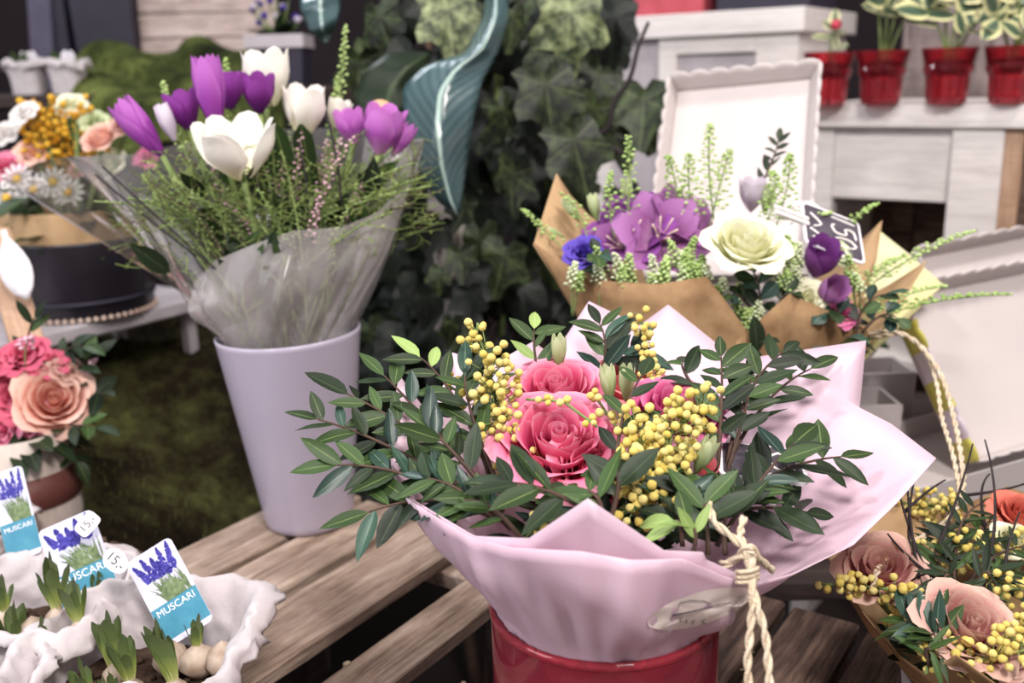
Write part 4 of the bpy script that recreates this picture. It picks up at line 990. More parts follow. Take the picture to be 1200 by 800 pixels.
sheet('paper_sheet', kb, M['kraft_light'], [P(950, 330, 1.0), P(985, 305, .98), P(1034, 258, .955), P(1028, 300, .945), P(1016, 340, .94)], KC, .045, 75, 25, tuck=KT, seed=24)
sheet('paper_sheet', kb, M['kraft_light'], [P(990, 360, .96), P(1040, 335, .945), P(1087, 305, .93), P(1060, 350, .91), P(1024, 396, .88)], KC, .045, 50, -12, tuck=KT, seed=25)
sheet('tissue_sheet', kb, M['yellowpaper'], [P(1010, 310, 1.0), P(1030, 270, .99), P(1068, 300, .985), P(1106, 334, .975), P(1075, 350, .96)], KC, .044, 65, 15, tuck=KT, seed=26, label='pale yellow tissue sheet')
def kfl(px, py, Z, s, ax, mt, openang, nm='lily'):
    star_flower(nm, kb, M[mt], P(px, py, Z) - V(ax).normalized() * s * .5, ax, s, 6, openang)
M['alst'] = petalmat('purple_lily', '84407f', 'a56aa8', 'cfa6c6'); M['alst2'] = petalmat('deep_purple_lily', '6b2a74', '8d4c98', '8f5a94')
kfl(738, 268, .87, .052, (-.25, -.65, .75), 'alst2', .62); kfl(777, 272, .85, .050, (.05, -.8, .55), 'alst', .80); kfl(800, 255, .88, .050, (.35, -.5, .8), 'alst', .60); kfl(722, 285, .865, .036, (-.5, -.6, .5), 'alst', .5)
kfl(760, 250, .90, .046, (-.1, -.2, 1), 'alst2', .5)
flower('lisianthus', ROSE_RUF, kb, M['lisianthus'], P(686, 290, .855) - V((0, -.01, .01)), (-.15, -.7, .7), .021, label='violet blue lisianthus at the left')
flower('rose', ROSE_B, kb, M['rose_cream'], P(870, 288, .835) - V((0, 0, .010)), (.08, -.55, .84), .037, label='large creamy white rose')
flower('tulip_bud', TULIP_CUP, kb, M['alst2'], P(955, 322, .85), (.05, -.6, .9), .024); flower('tulip_bud', TULIP_CUP, kb, M['alst'], P(962, 348, .845), (.3, -.8, .5), .019)
flower('rose', ROSE_RUF, kb, M['rose_deep'], P(985, 370, .85), (.3, -.7, .6), .017); flower('carnation', ROSE_RUF, kb, M['rose_cream'], P(945, 352, .84), (.1, -.9, .5), .020); flower('carnation', ROSE_RUF, kb, M['greenbud'], P(978, 300, .855), (.2, -.7, .7), .016)
flower('tulip_bud', TULIP_CUP, kb, M['pale_lilac'], P(880, 246, .92), (.0, -.2, 1), .020); flower('tulip_bud', TULIP_SLIM, kb, M['greenbud'], P(896, 250, .91), (.1, -.1, 1), .014)
for (px, py, ax) in ((736, 240, (-.1, 0, 1)), (678, 258, (-.5, 0, .8)), (700, 258, (-.2, 0, 1)), (660, 278, (-.9, -.2, .4))): flower('eustoma_bud', TULIP_SLIM, kb, M['greenbud'], P(px, py, .90), ax, .013, core=M['greenstem'])
for (px, py) in ((925, 260), (940, 250), (948, 262)): flower('carnation', ROSE_RUF, kb, M['white_petal'], P(px, py, .93), (0, -.3, 1), .017)
stems(kb, KC - V((0, 0, .09)), [P(x, y, Z) - V((0, -.01, .03)) for x, y, Z in ((738, 275, .88), (777, 280, .87), (800, 262, .89), (686, 295, .87), (870, 295, .88), (955, 330, .86), (985, 372, .86))], .0028)
for (bx_, by, tx, ty, n, wd) in ((730, 290, 735, 158, 44, .010), (720, 280, 716, 200, 30, .007), (840, 280, 832, 145, 60, .012), (815, 280, 808, 180, 50, .012), (800, 280, 782, 182, 46, .012), (830, 270, 856, 175, 44, .012),
    (900, 290, 925, 180, 54, .012), (890, 280, 905, 200, 40, .011), (670, 300, 612, 245, 26, .006), (690, 290, 655, 225, 16, .009), (960, 300, 1030, 238, 30, .007), (1000, 350, 1145, 270, 60, .011),
    (1010, 380, 1185, 345, 66, .011), (1000, 385, 1110, 335, 50, .011), (990, 360, 1060, 300, 40, .010), (950, 260, 975, 255, 16, .006)):
    seedsprig(kb, P(bx_, by, .87), P(tx, ty, .89), n, wd, .0021, 'seed', 'seed_sprig', .012, t0=.2)
for (px, py, n, wd) in ((735, 318, 3, .012), (705, 312, 2, .012), (770, 322, 4, .012), (800, 300, 4, .013), (815, 310, 4, .013), (812, 325, 4, .014), (876, 372, 5, .014), (930, 300, 5, .013), (918, 320, 4, .012), (838, 340, 3, .012), (680, 320, 2, .010), (1000, 320, 3, .012)):
    for k in range(n): seedsprig(kb, P(px + R.uniform(-10, 10), py + 50, .845), P(px + R.uniform(-16, 16), py - R.uniform(0, 26), .835), 34, .0085, .0019, 'seed_white' if (px + k) % 3 == 0 else 'seed', 'seed_sprig', .006, t0=.45)
for (bx_, by, tx, ty, n, L, ms) in ((880, 240, 912, 165, 13, .018, ('leaf_dark',)),):
    sprig(kb, P(bx_, by, .93), P(tx, ty, .93), n, L, ms, t0=.1)
for (bx_, by, tx, ty, n, L) in ((885, 385, 882, 318, 7, .020), (895, 378, 858, 345, 6, .018), (895, 385, 922, 345, 6, .020), (1005, 400, 1036, 345, 5, .022), (990, 390, 970, 365, 6, .022), (1010, 390, 1050, 372, 5, .020), (720, 330, 700, 300, 6, .022)):
    sprig(kb, P(bx_, by, .84), P(tx, ty, .83), n, L, ('leaf_blue', 'leaf_dark', 'leaf'), LEAF_R)
for i in range(130):
    a = R.uniform(0, 6.283); rr = R.uniform(.01, .085); p = KC + V((rr * math.cos(a) * 1.25, rr * math.sin(a) * .8, R.uniform(.07, .105) + rr * .40))
    part('leaf', R.choice(LEAF_W), kb, M[R.choice(['leaf_dark', 'leaf', 'leaf_dark', 'leaf_blue'])], frame(p, (math.cos(a) + R.uniform(-1, 1), math.sin(a) + R.uniform(-1, 1), R.uniform(0, .8)), (0, -.3, 1)) @ Matrix.Scale(R.uniform(.022, .036), 4))
yy = P(1016, 263, .885) - P(958, 241, .875); xx = P(980, 304, .835) - P(1020, 262, .885)
chalk_sign('price_sign', 'tilted chalkboard price sign in the kraft bouquet', frame(P(976, 272, .862), yy, xx.cross(yy)), .054, .060,
           [[(a, b + .010) for a, b in l] for l in PRICE] + [[(-.014, -.022), (-.004, -.012), (.002, -.020)], [(.006, -.024), (.012, -.014), (.016, -.022)]])

# ================================================================== RIGHT FRONT BOUQUET
RB_ = V((P(1128, 850, .64).x, P(1128, 850, .64).y, 0.0))
rv = thing('small_vase', 'squat grey vase under the bouquet of dusty roses', 'vase', RB_)
part('vase_body', MB().lathe([(0, 0), (.036, 0), (.040, .04), (.038, .042), (.036, .04), (.033, .006), (0, .005)], 32, RB_).mesh('vase_body'), rv, M['potgrey'])
RC = RB_ + V((0, 0, .042))
rb = thing('rose_bouquet', 'kraft wrapped bouquet of dusty pink roses and mimosa at the right', 'bouquet', RB_ + V((0, 0, .006)))
RT = (.026, .030)
sheet('paper_sheet', rb, KP, [P(968, 648, .66), P(990, 690, .63), P(1020, 728, .605), P(1050, 765, .58), P(1085, 790, .555), P(1120, 767, .535), P(1165, 800, .52), P(1215, 840, .52)], RC, .036, 175, 290, tuck=RT, seed=31, bulge=.004)
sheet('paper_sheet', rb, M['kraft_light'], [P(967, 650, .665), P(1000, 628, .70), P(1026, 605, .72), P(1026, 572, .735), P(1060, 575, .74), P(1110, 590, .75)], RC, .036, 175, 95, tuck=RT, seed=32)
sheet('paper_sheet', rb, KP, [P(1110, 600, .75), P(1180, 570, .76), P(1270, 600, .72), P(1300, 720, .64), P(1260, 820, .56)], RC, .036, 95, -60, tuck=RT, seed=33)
def rrose(px, py, Z, s, ax, mt, lab=None): flower('rose', ROSE_B, rb, M[mt], P(px, py, Z) - V(ax).normalized() * s * .62, ax, s, label=lab)
rrose(1032, 660, .620, .0285, (-.15, -.45, .85), 'rose_dusty', 'dusty pink rose at the left'); rrose(1142, 728, .560, .0315, (.15, -.45, .85), 'rose_dusty', 'open dusty pink rose at the front')
rrose(1205, 600, .68, .026, (.1, -.3, .9), 'rose_orange', 'orange rose at the right edge'); rrose(1190, 630, .66, .017, (0, -.4, .9), 'rose_cream'); rrose(1180, 760, .56, .020, (.2, -.7, .6), 'rose_dusty')
stems(rb, RC - V((0, 0, .03)), [P(1032, 670, .645) - V((0, 0, .02)), P(1142, 740, .58) - V((0, 0, .02)), P(1205, 610, .69) - V((0, 0, .02)), P(1190, 640, .67) - V((0, 0, .02)), P(1180, 768, .565) - V((0, 0, .015))], .0025)
for path, n, sp in (((P(1080, 705, .60), P(1040, 690, .60), P(963, 684, .62)), 22, .008), ((P(1110, 720, .60), P(1075, 710, .595), P(1040, 690, .60)), 26, .014), ((P(1120, 600, .72), P(1085, 590, .73), P(1050, 590, .735)), 44, .016), ((P(1110, 650, .65), P(1140, 640, .66), P(1165, 655, .65)), 26, .014),
    ((P(1150, 690, .59), P(1190, 690, .59), P(1210, 690, .59)), 14, .012), ((P(1120, 780, .55), P(1160, 770, .545), P(1210, 760, .54)), 24, .013), ((P(1180, 760, .545), P(1200, 740, .55), P(1215, 720, .56)), 26, .014), ((P(1085, 790, .55), P(1090, 770, .553), P(1078, 760, .555)), 6, .006),
    ((P(1060, 740, .585), P(1050, 720, .59), P(1038, 735, .59)), 7, .006), ((P(1075, 660, .64), P(1080, 640, .65), P(1090, 650, .65)), 8, .01), ((P(1180, 640, .66), P(1190, 630, .66), P(1200, 650, .66)), 12, .012), ((P(1130, 760, .555), P(1115, 755, .555), P(1100, 745, .56)), 10, .007), ((P(1140, 620, .67), P(1120, 640, .66), P(1130, 660, .65)), 14, .014)):
    mimosa(rb, path, n, sp, .0040)
for (bx_, by, bz, tx, ty, tz, n, L, ms) in ((1100, 760, .57, 1062, 728, .575, 7, .026, ('leaf_blue', 'leaf')), (1100, 770, .565, 1085, 740, .56, 6, .026, ('leaf_blue', 'leaf')), (1120, 680, .63, 1150, 590, .69, 9, .028, ('leaf_dark', 'leaf_dark', 'leaf')), (1120, 680, .63, 1110, 620, .67, 9, .026, ('leaf_dark', 'leaf_dark', 'leaf')),
    (1130, 690, .62, 1200, 640, .65, 9, .026, ('leaf_dark', 'leaf_dark', 'leaf')), (1120, 690, .61, 1125, 650, .63, 8, .026, ('leaf_dark', 'leaf')), (1130, 690, .61, 1180, 670, .62, 8, .026, ('leaf_dark', 'leaf')), (1120, 660, .65, 1160, 610, .69, 9, .028, ('leaf_dark', 'leaf')), (1100, 680, .62, 1090, 650, .64, 7, .024, ('leaf_dark', 'leaf')),
    (1140, 690, .60, 1160, 680, .59, 7, .024, ('leaf_dark',)), (1110, 690, .60, 1100, 690, .59, 7, .024, ('leaf_dark',)), (1090, 780, .55, 1110, 775, .545, 5, .022, ('leaf_dark', 'leaf'))):
    sprig(rb, P(bx_, by, bz), P(tx, ty, tz), n + 2, L, ms, NARROW if ms[0] == 'leaf_dark' else LEAF)
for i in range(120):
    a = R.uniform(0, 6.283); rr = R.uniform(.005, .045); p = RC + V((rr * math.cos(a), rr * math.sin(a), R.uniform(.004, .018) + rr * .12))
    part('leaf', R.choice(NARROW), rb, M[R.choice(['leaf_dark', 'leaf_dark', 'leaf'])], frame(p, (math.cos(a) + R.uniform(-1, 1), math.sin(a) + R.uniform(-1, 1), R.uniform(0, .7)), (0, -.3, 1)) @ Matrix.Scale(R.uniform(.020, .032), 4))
for pts in (((1095, 690, .61), (1070, 640, .63), (1052, 572, .65)), ((1080, 690, .61), (1065, 620, .63), (1063, 555, .66)), ((1150, 690, .62), (1180, 600, .66), (1154, 515, .70)), ((1090, 660, .63), (1120, 600, .66), (1140, 520, .70)), ((1070, 690, .62), (1058, 600, .65), (1075, 550, .67)), ((1120, 690, .60), (1075, 670, .61), (1040, 625, .63)), ((1060, 600, .66), (1085, 575, .68), (1108, 562, .69)), ((1140, 720, .59), (1110, 650, .60), (1068, 680, .60)),
            ((1180, 700, .60), (1170, 660, .60), (1195, 600, .64)), ((1130, 580, .71), (1180, 575, .71), (1205, 565, .70)), ((1160, 640, .66), (1140, 570, .70), (1160, 555, .70)), ((1100, 700, .60), (1130, 690, .585), (1180, 705, .58))):
    part('bare_twig', MB().tube(bez(P(*pts[0]), P(*pts[1]), P(*pts[2]), 10), [.0014 - .00008 * i for i in range(11)], 5).mesh('bare_twig'), rb, M['blacktwig'])
# jute twine running from the kraft bouquet down to the rose bouquet
o1 = part('twine', twine([P(1018, 392, .858), P(1045, 388, .85), P(1075, 402, .84), P(1103, 440, .82), P(1118, 490, .79), P(1127, 540, .75), P(1128, 575, .72), P(1112, 608, .69), P(1080, 630, .66), P(1050, 645, .64), P(1030, 665, .618), P(1022, 695, .60)], .0017), None, M['twine'])
tag(o1, 'loose jute twine looping from the kraft bouquet down to the dusty roses', 'twine')
o2 = part('twine', twine([P(1022, 396, .86), P(1060, 392, .86), P(1085, 415, .84), P(1098, 450, .82), P(1104, 490, .79), P(1116, 530, .755), P(1124, 570, .725), P(1126, 590, .70)], .0015), None, M['twine'])
tag(o2, 'shorter inner strand of jute twine in front of the striped tray rim', 'twine')

# ================================================================== PAPER BAGS OF MUSCARI BULBS (left front)
def paper_bag(label, c, rad, h, seed, soil=True, sqz=(1, 1), flare=0.18, hang=None):
    t = thing('paper_bag', label, 'bag', c, 'white paper bags of bulbs')
    def fn(u, v):
        a = 2 * math.pi * u
        sq = 1 / (abs(math.cos(a)) ** 3.5 + abs(math.sin(a)) ** 3.5) ** (1 / 3.5)
        wr = noise.noise(V((math.cos(a) * 2.2 + seed, math.sin(a) * 2.2, v * 3))) ; w2 = noise.noise(V((math.cos(a) * 6 + seed, math.sin(a) * 6, v * 4 + 5)))
        if v < 0.8:
            t_ = v / 0.8; r = rad * (0.86 + 0.14 * t_ + flare * t_ ** 3); z = h * t_
        else:
            t_ = (v - 0.8) / 0.2; r = rad * (1.0 + flare + 0.16 * math.sin(math.pi * .5 * t_)); z = h * (1 - 0.42 * t_ * (0.5 + 0.6 * noise.noise(V((a * 1.2, seed, 2)))))
        w3 = abs(noise.noise(V((math.cos(a) * 4.5 + seed, math.sin(a) * 4.5, v * 3.5 + 9)))); w4 = abs(noise.noise(V((math.cos(a) * 9, math.sin(a) * 9 + seed, v * 7 + 2))))
        r *= 1 + 0.10 * wr * v + 0.04 * w2 * v - 0.12 * w3 * v - 0.10 * w4 * v + 0.03 * v
        vd = noise.voronoi(V((math.cos(a) * 1.9 + seed, math.sin(a) * 1.9, v * 1.7 + seed)))[0]; r *= 1 - 0.16 * (vd[1] - vd[0]) * v - 0.10 * vd[0] * v + .06 * v
        z *= 1 + 0.12 * (w3 - .2) * v + 0.22 * noise.noise(V((math.cos(a) * 1.6 + seed * 2, math.sin(a) * 1.6, 1))) * v + 0.05 * w2 * v
        if hang: 
            k = max(0, math.cos(a - hang[0])) ** 6; r *= 1 + hang[1] * k * v ** 2
        return (c[0] + r * math.cos(a) * sq * sqz[0], c[1] + r * math.sin(a) * sq * sqz[1], c[2] + z)
    o = part('paper', MB().grid(fn, 120, 34, True).mesh('paper'), t, M['bag']); solid(o, .0006)
    b = [fn(i / 36, 0.0) for i in range(36)]
    part('bag_bottom', MB().add([(p[0], p[1], c[2] + .0008) for p in b], [tuple(range(36))]).mesh('bag_bottom'), t, M['bag'])
    zs = c[2] + h * .42
    def sn(u, v):
        a = 2 * math.pi * u; r = rad * .93 * v
        return (c[0] + r * math.cos(a) * sqz[0], c[1] + r * math.sin(a) * sqz[1], zs + .003 * noise.noise(V((r * 90 * math.cos(a), r * 90 * math.sin(a), seed))) * v)
    part('soil', MB().grid(sn, 40, 10, True).mesh('soil'), t, M['soil'])
    return t, zs
B1 = G(168, 858, 0.0); B1.z = .0005; b1, z1 = paper_bag('crumpled white paper bag of bulbs nearest the bare slats, hanging over at right', B1, .060, .074, 1.0, hang=(0.55, .22))
B2 = G(50, 790, 0.0); B2.z = .0005; b2, z2 = paper_bag('middle white paper bag of bulbs behind the two front bags', B2, .058, .072, 6.3, sqz=(1.0, .92))
B3 = G(-45, 905, 0.0); B3.z = .0005; b3, z3 = paper_bag('white paper bag cut off by the bottom left corner', B3, .045, .066, 9.1)
B4 = G(-22, 668, 0.0); B4.z = .0005; b4, z4 = paper_bag('white paper bag at the left edge holding the rearmost label', B4, .040, .05, 12.4)
def bulb(label, tip, Z, base, shoots, hgt, zsoil, bw=.0098, lean=0.0, group='sprouting muscari bulbs'):
    """one bulb: body in the soil with green leaf shoots; TIP/BASE are where the shoot shows"""
    bp = P(base[0], base[1], Z); c = bp - V((0, 0, .0105)); shoots += 2
    t = thing('muscari_bulb', label, 'bulb', c, group)
    part('bulb_body', MB().lathe([(0, -.010), (bw * .6, -.009), (bw, -.002), (bw * .85, .005), (bw * .45, .009), (bw * .22, .0125), (0, .0128)], 16, c).mesh('bulb_body'), t, M['bulb'])
    tp = P(tip[0], tip[1], Z - .004); d = (tp - bp); L = d.length
    for i in range(shoots):
        a = 2 * math.pi * i / shoots + R.uniform(-.4, .4); off = V((math.cos(a), math.sin(a), 0))
        sc_ = L * (1.0 if i == 0 else R.uniform(.62, .92))
        part('leaf', R.choice(SPROUT), t, M['sprout'], frame(bp + off * .0022, d.normalized() + off * (R.uniform(.16, .50) if i else .05), off * -1 + V((0, 0, .1))) @ Matrix.Diagonal((min(.034, sc_ * 1.0), sc_, sc_ * .8, 1)))
    return t
bulb('tall sprouting bulb left of the middle label, taller of its two clumps', (57, 645), .69, (66, 712), 5, .04, z2)
bulb('sprouting bulb with spread leaves in front of the middle label', (84, 676), .675, (92, 728), 4, .03, z2)
bulb('sprouting bulb with many short leaves near the left edge of the middle bag', (14, 703), .685, (18, 762), 6, .03, z2)
bulb('sprouting bulb with narrow leaves at the front of the middle bag', (46, 720), .67, (56, 766), 5, .03, z2)
bulb('thin sprouting bulb cut off by the left edge of the middle bag', (0, 672), .70, (4, 716), 3, .03, z2)
bulb('short sprouting bulb standing right before the middle label', (113, 668), .715, (113, 698), 4, .02, z2)
bulb('tall sprouting bulb left of the front label, behind the broad clump', (124, 714), .655, (134, 778), 4, .03, z1)
bulb('broad sprouting clump at the centre of the front bag', (140, 742), .64, (152, 796), 5, .03, z1)
bulb('sprouting bulb with dark leaves just left below the front label', (180, 722), .645, (203, 796), 7, .03, z1)
bulb('pale round bulb with one thick shoot before the front label', (231, 718), .665, (231, 758), 3, .03, z1, .0135)
bulb('sprouting bulb with two leaves at the bottom front of the front bag', (90, 768), .625, (104, 822), 3, .03, z1)
bulb('low sprouting bulb at the bottom edge right of the two leaved one', (127, 784), .62, (130, 820), 4, .02, z1)
for (px, py, Z, zz, lab) in ((262, 772, .66, z1, 'bare bulb at the right end of the front bag'), (200, 770, .67, z1, 'bare bulb behind the dark leaved shoots'), (40, 742, .69, z2, 'bare bulb between the shoots of the middle bag')):
    c = P(px, py, Z); t = thing('muscari_bulb', lab, 'bulb', c, 'bare muscari bulbs')
    part('bulb_body', MB().lathe([(0, -.012), (.008, -.011), (.0125, -.002), (.010, .006), (.004, .011), (0, .014)], 16, c).mesh('bulb_body'), t, M['bulb'])
for bag, cc, zs, n in ((b1, B1, z1, 26), (b2, B2, z2, 22)):
    cm = MB()
    for i in range(n):
        a = R.uniform(0, 6.28); r = .045 * math.sqrt(R.random()); cm.ball((cc.x + r * math.cos(a), cc.y + r * math.sin(a), zs + .002), R.uniform(.002, .005), 1, (1, 1, .7), .2)
    part('soil_crumbs', cm.mesh('soil_crumbs'), bag, M['soil'], stuff=True)
def plant_label(label, tl, tr, br, bl, Z, sticker=None, ztilt=.012):
    TL, TR, BL = P(*tl, Z + ztilt), P(*tr, Z + ztilt), P(*bl, Z)
    cx = (TL + TR) / 2; W_ = (TR - TL).length * 1.12; H_ = (BL - TL).length
    y = ((TL - BL).normalized() + (TR - P(*br, Z)).normalized()).normalized(); x = TR - TL; x = (x - y * x.dot(y)).normalized(); z = x.cross(y)
    c = (P(*tl, Z + ztilt) + P(*tr, Z + ztilt) + P(*bl, Z) + P(*br, Z)) / 4
    sh = ((TL - BL).dot(x)) / H_
    Mx = Matrix(((x.x, y.x, z.x, c.x), (x.y, y.y, z.y, c.y), (x.z, y.z, z.z, c.z), (0, 0, 0, 1)))
    t = thing('plant_label', label, 'plant label', Mx @ V((0, -H_ / 2, 0)))
    def card(x0, x1, y0, y1, z0, r_=0.0, zt=.0003):
        n = 4; pts = []
        for (qx, qy, a0) in ((x1 - r_, y1 - r_, 0), (x0 + r_, y1 - r_, 90), (x0 + r_, y0 + r_, 180), (x1 - r_, y0 + r_, 270)):
            for k in range(n + 1 if r_ else 1):
                a = math.radians(a0 + 90 * k / n); pts.append((qx + r_ * math.cos(a), qy + r_ * math.sin(a)))
        m = len(pts); return MB().add([(p[0], p[1], z0) for p in pts] + [(p[0], p[1], z0 + zt) for p in pts], [tuple(range(m - 1, -1, -1)), tuple(range(m, 2 * m))] + [(i, (i + 1) % m, m + (i + 1) % m, m + i) for i in range(m)])
    w2, h2 = W_ / 2, H_ / 2
    part('card', card(-w2, w2, -h2 * 1.5, h2, 0, .004).mesh('card', False), t, M['label'], Mx)
    part('blue_band', card(-w2 * .99, w2 * .99, -h2 * 1.35, -h2 * .46, .0003, 0, .0001).mesh('blue_band', False), t, M['labelblue'], Mx)
    pv = MB(); pg = MB()
    for i, (sx, top) in enumerate(((-.86, .78), (-.46, .86), (-.06, .76), (.34, .92), (.78, .94), (.12, .6), (-.52, .6), (.5, .62))):
        b0 = V((sx * w2 * .62 + .10 * w2, h2 * .22 + R.uniform(-.05, .05) * h2, .0004)); tp = V((sx * w2 * .95, top * h2, .0004))
        if i < 6:
            for k in range(110):
                f = R.random(); q = b0.lerp(tp, f); ww = w2 * .17 * (1 - f) ** .6
                r_ = w2 * .045; px_, py_ = q.x + R.uniform(-ww, ww), q.y
                pv.add([(px_ + r_ * math.cos(a), py_ + r_ * 1.3 * math.sin(a), .0004 + .00004 * (k % 5)) for a in (0, 1.05, 2.1, 3.14, 4.19, 5.24)], [(0, 1, 2, 3, 4, 5)])
    for k in range(90):
        x0 = R.uniform(-.25, 1.1) * w2 * .8; x1 = x0 - R.uniform(-.1, .55) * w2; y1 = R.uniform(-.15, .28) * h2; wd = w2 * .028; x1 = max(-w2 * .9, min(w2 * .9, x1))
        zz = .00042 + .000003 * k
        pg.add([(x0 - wd, -h2 * .46, zz), (x0 + wd, -h2 * .46, zz), ((x0 + x1) / 2 + wd, (y1 - h2 * .3) / 2, zz), (x1, y1, zz), ((x0 + x1) / 2 - wd, (y1 - h2 * .3) / 2, zz)], [(0, 1, 2, 3, 4)])
    part('printed_leaves', pg.mesh('printed_leaves', False), t, M['printgreen'], Mx); part('printed_flowers', pv.mesh('printed_flowers', False), t, M['printviolet'], Mx)
    part('lettering', text_mesh('MUSCARI', W_ * .20, .00003), t, M['tagwhite'], Mx @ Matrix.Translation((0, -h2 * .64, .0005)))

    if sticker:
        (sx, sy, rot, rx, ry, shp) = sticker; sc_ = P(sx, sy, Z - .004)
        rx_, ry_ = rx * Z / F, ry * Z / F
        SM = Matrix(((x.x, y.x, z.x, sc_.x), (x.y, y.y, z.y, sc_.y), (x.z, y.z, z.z, sc_.z), (0, 0, 0, 1))) @ Matrix.Rotation(math.radians(rot), 4, 'Z')
        n = 24; pts = []
        for k in range(n):
            a = 2 * math.pi * k / n; e = 2 if shp == 'oval' else 5
            q = 1 / (abs(math.cos(a)) ** e + abs(math.sin(a)) ** e) ** (1 / e); pts.append((rx_ * q * math.cos(a), ry_ * q * math.sin(a)))
        sb = part('price_sticker', MB().add([(p[0], p[1], .0006) for p in pts] + [(p[0], p[1], .0009) for p in pts], [tuple(range(n - 1, -1, -1)), tuple(range(n, 2 * n))] + [(i, (i + 1) % n, n + (i + 1) % n, n + i) for i in range(n)]).mesh('price_sticker', False), t, M['tagwhite'], SM)
        part('lettering', text_mesh('15,-', ry_ * 1.35, .00003), sb, M['ink'], SM @ Matrix.Translation((0, 0, .00096)))
    return t
plant_label('front muscari picture label with an oval price sticker on its left corner', (147, 649), (199, 640), (242, 716), (186, 728), .675, (136, 657, -70, 17, 12, 'oval'))
plant_label('middle muscari picture label with a square price sticker on its top corner', (48, 604), (104, 617), (128, 690), (76, 680), .715, (103, 614, 28, 14, 10, 'sq'))
plant_label('rearmost muscari picture label at the left edge, without a sticker', (-12, 552), (24, 553), (44, 628), (6, 634), .775)
# bags of bulbs far back at the left
for i, (px, lab) in enumerate(((18, 'white bulb bag far back at the left edge'), (66, 'white bulb bag far back, beside the moss cloth'))):
    c = P(px, 112, 1.75); c.z = 0.428
    c = V((P(px, 112, 1.75).x, P(px, 112, 1.75).y + .06, P(px, 112, 1.75).z))
    t, zz = paper_bag(lab, c, .030, .062, 20 + i * 3)
    t['group'] = 'white bulb bags far back'
    for k in range(5):
        part('shoot', R.choice(SPROUT), t, M['leaf'] if k % 2 else M['tagwhite'], frame(c + V((R.uniform(-.015, .015), R.uniform(-.01, .01), .03)), (R.uniform(-.4, .4), -.1, 1), (0, -1, .2)) @ Matrix.Scale(.05, 4))
bt = part('back_shelf', MB().box(.42, .20, .02, bev=.002).mesh('back_shelf', False), None, M['slat_black'], Matrix.Translation(V((P(20, 112, 1.75).x, P(20, 112, 1.75).y + .08, P(20, 112, 1.75).z - .011))))
tag(bt, 'narrow dark shelf board under the far white bulb bags', 'shelf')

# ================================================================== RIGHT: CABINET, CONSOLE, GLASSES
def localM(o, yaw): return Matrix.Translation(o) @ Matrix.Rotation(math.radians(yaw), 4, 'Z')
def lbox(parent, name, Mx, x0, x1, y0, y1, z0, z1, mat, bev=.0015):
    return part(name, MB().box(x1 - x0, y1 - y0, z1 - z0, bev=bev).mesh(name, False), parent, mat, Mx @ Matrix.Translation(((x0 + x1) / 2, (y0 + y1) / 2, (z0 + z1) / 2)))
ca = P(957, 133, 1.55); ca.z = 0
ca2 = P(1200, 140, 1.38); yaw = math.degrees(math.atan2(ca2.y - ca.y, ca2.x - ca.x))
CMx = localM(V((ca.x, ca.y, FZ)), yaw); zt = 0.368 - FZ
co = thing('white_console', 'whitewashed wooden console with an open front under the red glasses', 'console', V((ca.x, ca.y, FZ)))
Wc = 0.42
lbox(co, 'tabletop', CMx, -.010, Wc, -.012, .30, zt - .034, zt, M['whitewash'])
lbox(co, 'leg', CMx, 0.0, .030, .0, .03, 0, zt - .034, M['whitewash'])
lbox(co, 'leg', CMx, .205, .275, -.004, .03, 0, zt - .034, M['whitewash'])
lbox(co, 'apron', CMx, .030, .205, .006, .022, zt - .145, zt - .034, M['whitewash'])
lbox(co, 'side_panel', CMx, .275, .30, .0, .26, 0, zt - .034, M['beige'])
lbox(co, 'side_panel', CMx, .004, .02, .03, .27, 0, zt - .034, M['whitewash'])
lbox(co, 'back_panel', CMx, .02, .275, .255, .27, 0, zt - .034, M['slat_dark'])
for xx_ in (.06, .115, .165): lbox(co, 'back_batten', CMx, xx_, xx_ + .035, .245, .255, 0.2, zt - .034, M['slat_dark'])
lbox(co, 'lower_shelf', CMx, .03, .205, .02, .25, zt - .42, zt - .40, M['whitewash'])
lbox(co, 'drawer_panel', CMx, .30, Wc - .01, .008, .022, 0, zt - .034, M['slat_dark'])
# upper cabinet
cb = P(937, 20, 1.65); zt2 = P(937, 8, 1.65).z; cl = P(705, 18, 1.85)
yaw2 = math.degrees(math.atan2(cb.y - cl.y, cb.x - cl.x))
BM = localM(V((cb.x, cb.y, FZ)), yaw2); h2 = zt2 - FZ
ub = thing('white_cabinet', 'tall pale panelled cabinet behind the scalloped tray', 'cabinet', V((cb.x, cb.y, FZ)))
lbox(ub, 'tabletop', BM, -.46, .012, -.012, .30, h2 - .040, h2, M['whitewash'])
lbox(ub, 'stile', BM, -.075, 0, 0, .025, 0, h2 - .04, M['whitewash'])
lbox(ub, 'stile', BM, -.45, -.36, 0, .025, 0, h2 - .04, M['whitewash'])
lbox(ub, 'stile', BM, -.26, -.225, 0.0, .025, 0, h2 - .04, M['whitewash'])
lbox(ub, 'panel', BM, -.225, -.075, .010, .022, 0, h2 - .04, M['whitegrey'])
lbox(ub, 'panel', BM, -.36, -.26, .010, .022, 0, h2 - .04, M['whitegrey'])
lbox(ub, 'rail', BM, -.225, -.075, .0, .02, h2 - .07, h2 - .04, M['whitewash'])
lbox(ub, 'side_panel', BM, -.024, 0, .025, .28, 0, h2 - .04, M['whitewash'])
lbox(ub, 'back_panel', BM, -.45, -.024, .265, .28, 0, h2 - .04, M['whitegrey'])
o = lbox(None, 'red_box', BM, -.36, -.20, .06, .16, h2 + .0005, h2 + .05, M['rose_red']); o.data.materials[0] = plain('red_card', 'a3404a', 'b95560')
tag(o, 'flat red box lying on top of the pale cabinet', 'box')
